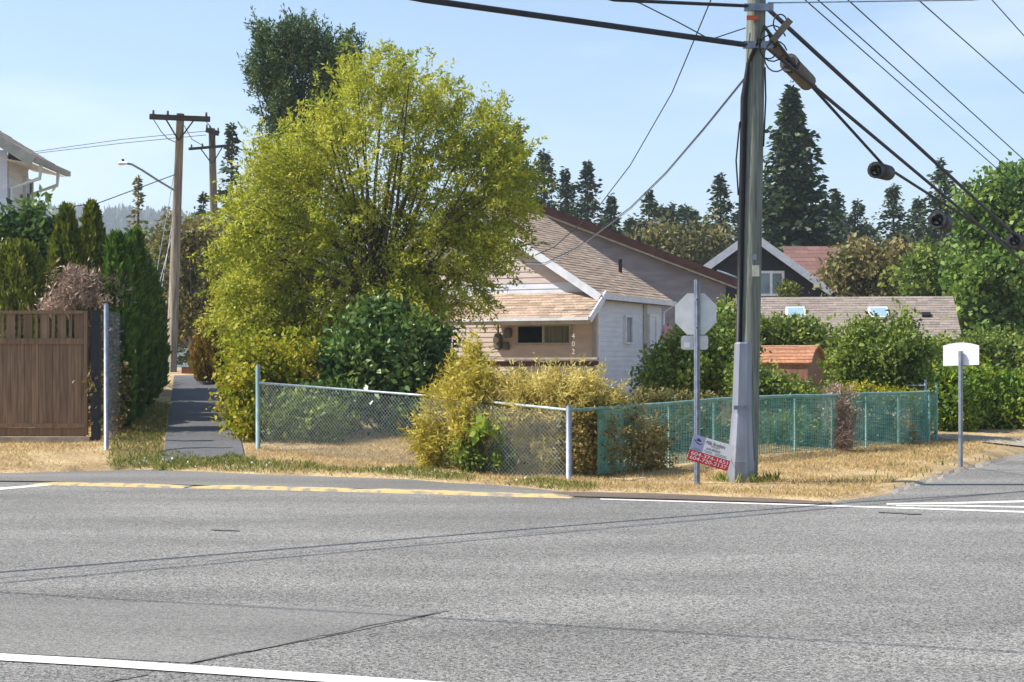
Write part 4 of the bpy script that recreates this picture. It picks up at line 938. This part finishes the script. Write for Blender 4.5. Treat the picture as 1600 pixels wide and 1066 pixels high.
for lab, pts in (('upper thin wire from far pole towards the pale house', [(322, 205, 66), (190, 218, 70), (62, 236, 74), (-120, 266, 80)]), ('lower thin wire from far pole towards the pale house', [(322, 211, 66), (190, 224, 70), (62, 239, 74), (-120, 270, 80)]),
                 ('thicker cable sagging left from the lamp pole', [(276, 272, YP), (225, 291, YP - 2), (155, 317, YP - 5), (60, 330, YP - 8), (-100, 335, YP - 12)]),
                 ('looping wire from the left end of the crossarm', [(240, 187, YP), (252, 206, YP), (262, 217, YP), (278, 224, YP)]), ('looping wire from the right end of the crossarm', [(322, 190, YP), (332, 202, 60), (336, 206, 66)]),
                 ('wire running from lamp pole back to the second pole', [(284, 190, YP), (300, 218, 57), (318, 228, 66)])):
    wire(lab, [P(*q) for q in pts], .014, .0, 6, 'street_wire', None, None, 'wire')
for k, (xa, ya, xb, yb) in enumerate(((279, 232, 246, 420), (277, 300, 256, 430), (276, 340, 250, 440))):
    a = P(xa, ya, YP); c_ = P(xb, yb, YP - 1.5); wire('guy wire slanting down beside the lamp pole', [a, a + (c_ - a) * 1.72], .010, 0, 4, 'guy_wire', M_STEEL, 'guy wires of the lamp pole', 'wire')

# ------------------------------------------------------------------ vegetation
def PB(x, y, rx, ry, Y, dep=None):
    c = P(x, y, Y); return ((c.x, c.y, c.z), (rx / F * Y, dep or rx / F * Y, ry / F * Y))
def plant(name, label, cat, base, blobs, ncl, nper, cr_, size, aspect, m, trunk_r=.05, ntw=14, group=None, droop=0, shell=.35, up=.3, zmin=.02, trunk_top=None, tm=None, tintc=.6, cname='foliage', tname='stem', spray=None, grav=-.2):
    base = Vector((base[0], base[1], tz(base[0], base[1])))
    o = thing(name, label, cat, base, group)
    if spray: fo, cc = crown_sprays(cname, blobs, ncl, nper, spray, cr_, size, aspect, m, o, trunk_top or np.mean([b_[0] for b_ in blobs], 0), grav, shell, zmin)
    else: fo, cc = crown(cname, blobs, ncl, nper, cr_, size, aspect, m, o, droop, shell, up, zmin, tintc)
    top = Vector(np.mean(cc, 0)) if trunk_top is None else Vector(trunk_top)
    if ntw: limbs(base - Vector((0, 0, .1)), top, [cc[i] for i in rng.choice(len(cc), ntw, replace=False)], trunk_r, tm or M_BARK, o, tname)
    return o
TY = 33.0; tb_ = P(585, 660, TY)
T = lambda x, y, rx, ry, d=0: PB(x, y, rx, ry, TY + d, 1.3)
plant('broadleaf_tree', 'big yellow green broadleaf tree in front of the tan house', 'tree', (tb_.x, TY),
      [T(590, 250, 120, 110), T(475, 330, 105, 100), T(700, 290, 105, 110), T(590, 390, 150, 80), T(415, 430, 75, 85, -.5), T(765, 300, 62, 80), T(640, 150, 62, 50), T(545, 165, 55, 60), T(690, 400, 90, 60), T(740, 210, 55, 55), T(470, 240, 55, 50), T(400, 330, 55, 60), T(480, 490, 85, 60), T(400, 500, 45, 50), T(615, 460, 70, 45), T(560, 115, 25, 30), T(610, 110, 30, 32), T(800, 260, 30, 40), T(780, 385, 40, 40), T(796, 290, 34, 50), T(770, 225, 36, 36), T(380, 360, 34, 50), T(370, 440, 30, 50), T(425, 255, 42, 36), T(695, 165, 40, 34), T(360, 500, 30, 40), T(715, 455, 55, 40), T(655, 490, 50, 40)],
      1550, 76, .10, .10, .36, L_TREE, .17, 70, None, .25, .5, .1, 1.3, (tb_.x + .1, TY, 4.6), cname='crown', tname='trunk', spray=.85, grav=-.15)
def conifer(name, label, x, ytop, hw, Y, group, n_lv=38, per=9, m=None, dens=9, sparse=1.0, prof=.78):
    """whorled branches carrying drooping sprays"""
    m = m or L_CON; t = P(x, ytop, Y); gz = tz(t.x, Y); H = t.z - gz; rad = hw / F * Y
    o = thing(name, label, 'tree', (t.x, Y, gz), group); pos = []; ax = []; sz = []; tn = []
    for i in range(n_lv):
        f = (i + random.random()) / n_lv; z = gz + H * (.06 + .93 * f); rr = rad * (1 - f) ** prof * random.uniform(.72, 1.15) + .02 * rad
        for k in range(max(4, int(per * (1 - f * .25)))):
            if random.random() > sparse: continue
            a = random.uniform(0, 6.283); L = rr * random.uniform(.55, 1.12); tt = random.random()
            nd = max(4, int(dens * L / rad + 2))
            for j in range(nd):
                s_ = (j + random.random()) / nd; d_ = L * s_; dr = -.30 * d_ + .16 * L * s_ * s_
                for q in range(3):
                    aa = a + random.gauss(0, .25); pos.append((t.x + math.cos(aa) * d_, Y + math.sin(aa) * d_, z + dr + random.gauss(0, .012 * H)))
                    ab = aa + random.gauss(0, .8); ax.append((math.cos(ab), math.sin(ab), random.uniform(-.75, .35))); sz.append(H * .036 * random.uniform(.5, 1.3) * (1.1 - .45 * f)); tn.append(tt * .6 + random.random() * .4)
    for j in range(40):
        q = random.random(); pos.append((t.x + random.gauss(0, .004 * H), Y, t.z - H * .09 * q)); an = random.uniform(0, 6.28); ax.append((math.cos(an) * (.3 + q), math.sin(an) * (.3 + q), .8 - q * .8)); sz.append(H * (.012 + .02 * q)); tn.append(.5)
    leaves('crown', np.array(pos), np.array(ax), np.array(sz), .5, np.array(tn), m, o)
    b = MB(); b.tube([(t.x, Y, gz - .2), (t.x, Y, gz + H * .5), (t.x, Y, t.z - .02 * H)], [H * .018, H * .011, H * .002], 7); b.build('trunk', M_BARK, o, True)
    return o
CG = 'conifers behind the houses'
cl = [(808, 196, 34, 105, 'dark conifer tip rising beside the yellow tree'), (850, 236, 46, 110, 'conifer just right of the yellow tree'), (884, 268, 42, 108, 'bushy conifer above the tan roof ridge'), (918, 254, 36, 112, 'slim conifer crossed by the service wire'),
      (955, 304, 30, 118, 'short conifer between two wires'), (1014, 298, 38, 112, 'narrow layered conifer behind the grey roof'), (1050, 320, 40, 108, 'low conifer left of the tall layered one'), (1084, 330, 44, 116, 'rounded conifer behind the grey eave'), (1126, 272, 48, 104, 'tall layered conifer left of the roadside pole'), (1160, 318, 40, 112, 'conifer directly behind the roadside pole'),
      (1306, 296, 44, 108, 'conifer at the right foot of the giant fir'), (1340, 312, 44, 114, 'broad conifer above the rusty tree'), (1396, 288, 48, 104, 'conifer under the hanging splice canister'), (1436, 308, 42, 112, 'conifer left of the tallest right hand fir'), (1470, 252, 52, 100, 'tall fir beside the pale green maple'), (1510, 284, 50, 108, 'dark fir half behind the maple'), (985, 338, 40, 120, 'far low conifer behind the twin wires'), (1270, 330, 50, 118, 'dark conifer low behind the giant fir'), (1215, 330, 50, 118, 'dark conifer behind the red brown roof'), (1560, 300, 60, 115, 'dark fir hidden behind the maple')]
for x, yt, hw_, Yc, lab in cl: conifer('conifer_tree', lab, x, yt, hw_ * 2.5, Yc, CG, 40, 10, None, 10)
rr_ = random.Random(3)
for k in range(20):
    conifer('back_row_fir', 'dark fir standing in the dense back row behind the houses', 800 + k * 46 + rr_.uniform(-14, 14), rr_.uniform(318, 352), rr_.uniform(120, 165), 135 + rr_.uniform(-6, 6), 'firs in the back row', 40, 17, None, 15, 1, .68)
conifer('giant_fir', 'giant dark fir towering behind the roadside pole', 1237, 138, 120, 90, None, 70, 14, None, 14, 1, .74)
conifer('bare_conifer', 'thin sparse conifer left of the lamp pole', 216, 276, 46, 70, None, 30, 6, L_OLIVE, 6, .6)
conifer('sparse_conifer', 'sparse conifer behind the second far pole', 362, 192, 66, 78, None, 34, 7, L_CON, 7, .7)
conifer('back_conifer', 'dark conifer low behind the far poles', 318, 300, 70, 82, None, 30, 9, L_CON, 8)
# dense cypress behind the yellow tree
YC = 58.0; K = lambda x, y, rx, ry: PB(x, y, rx, ry, YC, 1.6)
plant('cypress_tree', 'tall dense dark green cypress rising behind the yellow tree', 'tree', (P(480, 500, YC).x, YC), [K(470, 140, 62, 90), K(425, 100, 30, 55), K(480, 75, 24, 34), K(525, 110, 30, 50), K(455, 240, 45, 90), K(408, 110, 12, 40), K(545, 95, 12, 28), K(495, 190, 45, 70), K(455, 380, 55, 110), K(455, 62, 10, 20)],
      950, 66, .16, .17, .3, L_CYP, .22, 40, None, -.2, .4, .5, .5, (P(470, 160, YC).x, YC, P(470, 160, YC).z), cname='crown', tname='trunk', spray=.85, grav=.35)
# broadleaf trees on the right
Q = lambda x, y, rx, ry, Y: PB(x, y, rx, ry, Y, None)
plant('rusty_tree', 'round olive tree tinged rusty above the low roof', 'tree', (P(1362, 500, 68).x, 68), [Q(1362, 420, 62, 50, 68), Q(1330, 450, 40, 40, 68), Q(1405, 440, 42, 50, 68), Q(1360, 520, 60, 60, 68)], 190, 60, .5, .26, .6, L_OLIVE, .16, 14, cname='crown', tname='trunk')
plant('maple_tree', 'large pale green maple at the right edge', 'tree', (P(1575, 560, 56).x, 56), [Q(1570, 330, 55, 60, 56), Q(1545, 420, 60, 70, 56), Q(1600, 430, 70, 90, 56), Q(1530, 500, 50, 60, 56), Q(1600, 300, 40, 50, 56), Q(1520, 330, 22, 34, 56), Q(1580, 540, 60, 50, 56), Q(1640, 420, 50, 90, 56)], 420, 62, .42, .22, .75, L_MAPLE, .18, 16, cname='crown', tname='trunk')
plant('mixed_tree', 'olive green tree behind the grey roof edge', 'tree', (P(1060, 500, 96).x, 96), [Q(1030, 385, 40, 30, 96), Q(1085, 385, 40, 32, 96), Q(1010, 400, 30, 26, 96), Q(1060, 440, 60, 50, 96)], 130, 50, .7, .34, .6, L_OLIVE, .15, 8, cname='crown', tname='trunk')
plant('olive_thicket', 'olive green thicket right of the low building', 'tree', (P(1480, 560, 60).x, 60), [Q(1440, 430, 45, 40, 60), Q(1490, 470, 50, 60, 60), Q(1540, 540, 60, 40, 60), Q(1450, 520, 50, 50, 60)], 210, 60, .42, .22, .6, L_BUSH, .12, 8, cname='crown', tname='trunk')
# behind the footpath
plant('tangled_tree', 'tangled leafy tree with bare branches at the top of the footpath', 'tree', (P(300, 560, 52).x, 52), [Q(270, 420, 45, 70, 52), Q(320, 440, 40, 80, 52), Q(300, 370, 50, 30, 52), Q(245, 480, 26, 60, 52), Q(335, 520, 40, 50, 52), Q(300, 500, 40, 50, 52)], 200, 55, .34, .17, .5, L_OLIVE, .1, 50, tm=mat('pale_bark', (168, 154, 140), (130, 116, 104), 6, .9), cname='crown', tname='trunk')
plant('dark_backdrop_tree', 'dark leafy tree closing the view above the footpath', 'tree', (P(260, 560, 62).x, 62), [Q(220, 430, 60, 60, 62), Q(300, 440, 70, 80, 62), Q(370, 460, 60, 90, 62)], 200, 50, .5, .26, .55, L_BUSH, .12, 8, cname='crown', tname='trunk')
def cone_shrub(name, label, x, ytop, hw, Y, m, group=None, n=6500, leaf=.12, rnd=.6, cat='shrub', zb=None):
    t = P(x, ytop, Y); g = tz(t.x, Y); H = t.z - g; rad = hw / F * Y; o = thing(name, label, cat, (t.x, Y, g), group)
    f = rng.uniform(0, 1, n) ** 1.15; a = rng.uniform(0, 6.283, n); lob = 1 + .16 * np.sin(a * 5 + f * 9) + .1 * np.sin(a * 11 + f * 23)
    prof = np.minimum(1, (1 - f) ** rnd * 1.25) * np.minimum(1, .75 + f * 2); r = rad * prof * lob * np.sqrt(rng.uniform(.3, 1, n))
    pos = np.stack([t.x + np.cos(a) * r, Y + np.sin(a) * r, g + .05 + f * (H - .1)], 1); ax = np.stack([np.cos(a) * .35, np.sin(a) * .35, np.ones(n)], 1) + rng.normal(0, .28, (n, 3))
    leaves('foliage', pos, ax, leaf * rng.uniform(.6, 1.5, n), .42, (np.sin(a * 5 + f * 9) * .25 + .5) * .5 + rng.uniform(0, .5, n), m, o)
    b = MB(); b.tube([(t.x, Y, g - .1), (t.x, Y, g + H * .8)], [.07, .02], 7); b.build('stem', M_BARK, o); return o
HG = 'cedars behind the wooden gate'
cone_shrub('cedar_shrub', 'broad rounded golden cedar right behind the wooden gate', 28, 378, 56, 31.5, L_CEDAR, HG, 9000, .12, .32)
cone_shrub('cedar_shrub', 'pointed golden cedar next to the pale house corner', 104, 322, 46, 33, L_CEDAR, HG, 9000, .13, .6)
cone_shrub('cedar_shrub', 'slimmer pointed golden cedar, second from the pale house', 144, 317, 44, 34, L_CEDAR, HG, 9000, .13, .65)
for k, (x, yt, Y_) in enumerate(((186, 368, 30.4), (203, 366, 32.2), (216, 372, 34.2), (228, 392, 36.5), (238, 420, 39))):
    cone_shrub('dark_cedar', ('dark columnar cedar closest to the steel fence post', 'dark columnar cedar second along the path fence', 'dark columnar cedar third along the path fence', 'dark columnar cedar fourth along the path fence', 'dark columnar cedar at the far end of the path fence')[k], x - 4, yt + (0, 14, -8, 6, 0)[k], 25, Y_, L_CEDARD, 'dark cedars along the path fence', 7500, .16, .5)
plant('leafy_shrub', 'broad leaved green shrub below the pale house eaves', 'shrub', (P(45, 400, 35).x, 35), [PB(45, 360, 42, 42, 35), PB(10, 380, 36, 36, 35), PB(75, 390, 30, 50, 35), PB(40, 460, 60, 60, 35)], 150, 42, .25, .17, .55, L_DARK, .05, 8)
plant('dead_bush', 'dead beige twiggy bush above the gate slats', 'shrub', (P(130, 520, 30.3).x, 30.3), [PB(125, 455, 38, 30, 30.3, .4), PB(178, 465, 14, 32, 30.3, .3), PB(90, 475, 20, 20, 30.3, .3), PB(172, 530, 14, 50, 30.3, .25)], 110, 40, .18, .12, .22, L_DEAD, .04, 22)
plant('fence_ivy', 'brown and green ivy climbing the path chain link fence', 'vine', (P(182, 690, 28.7).x, 28.7), [((gs.x - .45 - k * .33, gs.y + 1.9 + 1.6 * k, tz(gs.x - .3 * k, gs.y + 1.6 * k) + .85), (.2, .9, .8)) for k in range(8)], 190, 40, .22, .10, .6, leafmat('ivy_leaf', [(56, 56, 30), (84, 84, 40), (122, 100, 60), (150, 122, 84)], .25), .03, 8)
cone_shrub('rusty_cypress', 'rusty green conical cypress beside the footpath', 336, 465, 34, 41, L_RUST, None, 6500, .13, .7)
# garden shrubs behind the chain link
B_ = lambda x, y, rx, ry, Y, d=.5: PB(x, y, rx, ry, Y, d)
plant('autumn_vine_bush', 'yellow green vine bush spilling over the left fence post', 'shrub', (P(420, 680, 29.6).x, 29.6), [B_(400, 590, 50, 55, 29.6), B_(440, 560, 50, 40, 30), B_(385, 650, 30, 45, 29), B_(470, 590, 30, 40, 30), B_(375, 600, 28, 40, 29.2)], 230, 48, .22, .10, .6, L_VINE, .04, 12)
plant('hedge_under_tree', 'mixed yellow green shrub below the tree crown', 'shrub', (P(430, 600, 33).x, 33), [B_(420, 510, 60, 50, 33, .8), B_(480, 540, 40, 40, 33, .7), B_(375, 480, 30, 60, 34, .6)], 170, 50, .25, .11, .5, L_TREE, .05, 10)
plant('camellia_bush', 'large glossy dark green bush behind the chain link', 'shrub', (P(605, 680, 30.5).x, 30.5), [B_(600, 560, 85, 75, 30.5, .9), B_(540, 600, 45, 60, 30, .6), B_(660, 590, 45, 65, 30.5, .6), B_(600, 500, 40, 30, 30.5, .5), B_(690, 560, 18, 50, 30.8, .4), B_(520, 640, 50, 35, 29.4, .5), B_(640, 650, 40, 25, 29.6, .4)], 300, 46, .25, .15, .55, L_DARK, .06, 16)
plant('shaded_fence_shrub', 'dark shrub just behind the left part of the chain link', 'shrub', (P(470, 690, 28.9).x, 28.9), [B_(450, 655, 45, 40, 28.7, .4), B_(500, 660, 38, 35, 28.6, .4)], 110, 44, .2, .11, .55, L_BUSH, .03, 6)
plant('goldenrod_clump', 'tall yellow goldenrod clump growing through the fence', 'shrub', (P(735, 735, 25.2).x, 25.25), [B_(738, 635, 38, 56, 25.2, .35), B_(700, 655, 32, 44, 25.7, .3), B_(745, 688, 42, 48, 24.9, .25), B_(738, 588, 14, 26, 25.4, .2), B_(695, 700, 40, 38, 25.2, .25)], 620, 50, .08, .10, .24, L_YEL, .02, 24, up=.8, spray=.5, grav=.7, shell=.15)
plant('dry_vine_mass', 'dry straw coloured vine heap draped over the fence corner', 'vine', (P(850, 740, 24.6).x, 24.75), [B_(825, 634, 68, 36, 25.1, .5), B_(890, 634, 56, 36, 24.6, .4), B_(936, 652, 24, 36, 24.6, .3), B_(785, 650, 46, 36, 25.1, .4), B_(872, 690, 32, 52, 24.45, .12), B_(810, 700, 56, 40, 24.7, .15), B_(850, 655, 66, 42, 24.6, .25)], 1000, 50, .085, .10, .2, leafmat('straw_vine', [(140, 124, 60), (196, 178, 92), (222, 204, 128), (188, 188, 84)], .42), .02, 36, up=.6, spray=.5, grav=.35, shell=.15)
plant('brown_undergrowth', 'brown leafy undergrowth behind the middle of the chain link', 'plant', (P(810, 730, 25.6).x, 25.7), [B_(800, 690, 80, 44, 25.9, .4), B_(690, 700, 40, 34, 26.6, .3)], 200, 44, .14, .085, .5, L_RUST, .02, 10)
plant('green_fence_weed', 'low dark green weed at the foot of the chain link', 'plant', (P(745, 738, 24.6).x, 24.7), [B_(745, 708, 32, 32, 24.7, .2), B_(785, 718, 22, 18, 24.5, .15)], 90, 40, .12, .075, .6, L_BUSH, .02, 5)
plant('big_leaf_plant', 'light green large leaved plant in front of the goldenrod', 'plant', (P(765, 735, 24.5).x, 24.5), [B_(765, 676, 24, 14, 24.5, .15)], 16, 7, .12, .18, .7, leafmat('lime_leaf', [(120, 146, 44), (160, 178, 66)], .4), .012, 8)
plant('corner_bramble', 'brown bramble covering the fence right of the steel corner post', 'vine', (P(940, 745, 24.4).x, 24.4), [B_(916, 698, 18, 48, 24.2, .12), B_(945, 702, 24, 44, 24.35, .12), B_(985, 692, 26, 50, 24.7, .12), B_(1020, 702, 20, 36, 25.0, .12), B_(930, 650, 40, 20, 24.7, .3)], 330, 24, .10, .07, .5, leafmat('bramble_leaf', [(92, 84, 48), (134, 122, 66), (176, 150, 92), (136, 146, 72)], .4), .014, 26, spray=.4, grav=.3, shell=.1)
plant('rounded_green_bush', 'large rounded green bush beside the white house wall', 'shrub', (P(1085, 630, 33).x, 33), [B_(1075, 575, 62, 52, 33, 1), B_(1120, 560, 50, 62, 33.5, .9), B_(1030, 600, 34, 40, 33, .6), B_(1135, 510, 32, 36, 34, .5), B_(1075, 525, 28, 26, 33.5, .5)], 330, 50, .22, .11, .6, L_BUSH, .06, 12)
plant('low_dry_shrub', 'low yellowish shrub under the rounded bush', 'shrub', (P(1040, 640, 29).x, 29), [B_(1030, 628, 40, 18, 29, .4), B_(1090, 632, 36, 14, 29, .3), B_(975, 640, 26, 16, 28, .3)], 110, 42, .13, .08, .5, L_OLIVE, .02, 6)
plant('flowering_shrub', 'green shrub with a few white blooms in front of the shed', 'shrub', (P(1215, 640, 31).x, 31), [B_(1203, 616, 28, 30, 31, .5), B_(1235, 622, 30, 26, 31, .5), B_(1170, 605, 26, 40, 31, .5)], 190, 46, .18, .095, .6, L_BUSH, .04, 10)
plant('climbing_hedge', 'green climber in front of the low roof beside the pole', 'shrub', (P(1240, 560, 41).x, 41), [B_(1215, 525, 50, 26, 41, .6), B_(1270, 535, 40, 26, 41, .6), B_(1240, 570, 60, 40, 41, .6)], 190, 44, .26, .14, .6, L_BUSH, .05, 6)
plant('garden_apple_tree', 'leafy small fruit tree right of the garden shed', 'tree', (P(1375, 640, 33).x, 33), [B_(1370, 555, 62, 55, 33, 1), B_(1330, 580, 38, 50, 33, .7), B_(1415, 570, 40, 55, 33, .7), B_(1345, 520, 26, 20, 33, .4), B_(1415, 500, 12, 22, 33, .2), B_(1385, 610, 60, 28, 33, .7)], 330, 48, .22, .11, .55, L_BUSH, .06, 16, cname='crown', tname='trunk')
plant('rust_fringe_shrub', 'low yellow rust shrub along the green netting', 'shrub', (P(1340, 640, 31.5).x, 31.6), [B_(1345, 618, 36, 14, 31.6, .3), B_(1400, 622, 40, 12, 32, .3)], 80, 40, .13, .08, .5, L_VINE, .02, 5)
plant('dead_stalks', 'tan dead stalks flopping over the green netting', 'plant', (P(1312, 690, 29.2).x, 29.5), [B_(1312, 640, 22, 40, 29.3, .2), B_(1318, 690, 14, 30, 29.1, .15)], 80, 36, .12, .12, .14, L_DEAD, .015, 14, up=.5)
plant('fence_end_weed', 'dark weed clump at the gate end of the netting', 'plant', (P(1412, 695, 31.3).x, 31.3), [B_(1412, 670, 12, 26, 31.3, .15), B_(1436, 672, 13, 32, 31.9, .15)], 60, 40, .12, .075, .5, L_RUST, .02, 6)
for k, (x, Y_, rx, lab) in enumerate(((1075, 27.6, 50, 'pale green garden weeds behind the netting beside the stop sign'), (1235, 30.0, 60, 'pale green garden weeds behind the netting right of the pole'), (1365, 32.2, 44, 'pale green garden weeds behind the netting below the fruit tree'))):
    plant('garden_weeds', lab, 'plant', (P(x, 690, Y_).x, Y_), [B_(x, 672, rx, 30, Y_, .35), B_(x - rx * .6, 680, rx * .5, 24, Y_, .3), B_(x + rx * .7, 678, rx * .5, 22, Y_, .3)], 150, 36, .14, .09, .5, L_OLIVE if k != 1 else L_BUSH, .015, 12)
HB = 'bright hedge bushes on the right'
for k, (x, y, rx, ry, Y_, lab) in enumerate(((1475, 625, 46, 45, 36, 'bright hedge bush behind the garden gate'), (1535, 630, 50, 48, 37, 'bright hedge bush behind the white sign post'), (1600, 640, 56, 52, 37, 'bright yellowish hedge bush beyond the gravel drive'))):
    plant('hedge_bush', lab, 'shrub', (P(x, 680, Y_).x, Y_), [B_(x, y, rx, ry, Y_, .9), B_(x - 15, y - 25, rx * .6, ry * .6, Y_, .6), B_(x + 18, y + 20, rx * .7, ry * .6, Y_ - .3, .7)], 210, 48, .24, .13, .5, L_BRIGHT, .05, 8, HB)
plant('tall_back_hedge', 'tall olive hedge behind the bright bushes', 'shrub', (P(1540, 600, 44).x, 44), [B_(1500, 570, 60, 40, 44, .8), B_(1570, 570, 60, 46, 44, .8), B_(1630, 580, 40, 50, 44, .8)], 240, 50, .3, .15, .55, L_BUSH, .06, 8)
plant('golden_sprig', 'small golden conifer below the black house window', 'shrub', (P(1230, 480, 70).x, 70), [Q(1231, 455, 12, 16, 70)], 30, 40, .2, .2, .4, L_CEDAR, .04, 4)
# pink cloth hung by the wall
ckp = P(1042, 520, 42.5); o = thing('pink_cloth', 'pink garment hanging beside the white house wall', 'cloth', P(1042, 575, 42.5)); o.location.z = tz(o.location.x, 42.5)
b = MB(); rr = []
for k in range(9):
    z = CH + (575 - (508 + k * 7.5)) / F * 42.5; wv = .09 + .05 * math.sin(k * 1.1) ; rr.append([Vector((ckp.x + wv * math.cos(a) + .03 * math.sin(k), 42.5 + .05 * math.sin(a), z)) for a in np.linspace(0, 6.283, 9)[:-1]])
b.loft(rr); b.build('garment', M_SHIRT, o, True)
b = MB(); b.tube([(ckp.x, 42.5, tz(ckp.x, 42.5) - .1), (ckp.x, 42.5, ckp.z + .25)], .02, 6); b.build('pole', M_STEEL, o)

# ------------------------------------------------------------------ the air
hz = MB(); hz.box(-3100, 3100, -120, 5100, -1.6, 192)
hm = bpy.data.materials.new('haze_air'); hm.use_nodes = True; t = hm.node_tree; t.nodes.remove(t.nodes['Principled BSDF'])
pv = t.nodes.new('ShaderNodeVolumePrincipled'); pv.inputs['Density'].default_value = .00042; pv.inputs['Color'].default_value = (.82, .9, 1, 1); pv.inputs['Anisotropy'].default_value = .2
t.links.new(pv.outputs[0], t.nodes['Material Output'].inputs['Volume'])
stuff(hz.build('haze', hm))
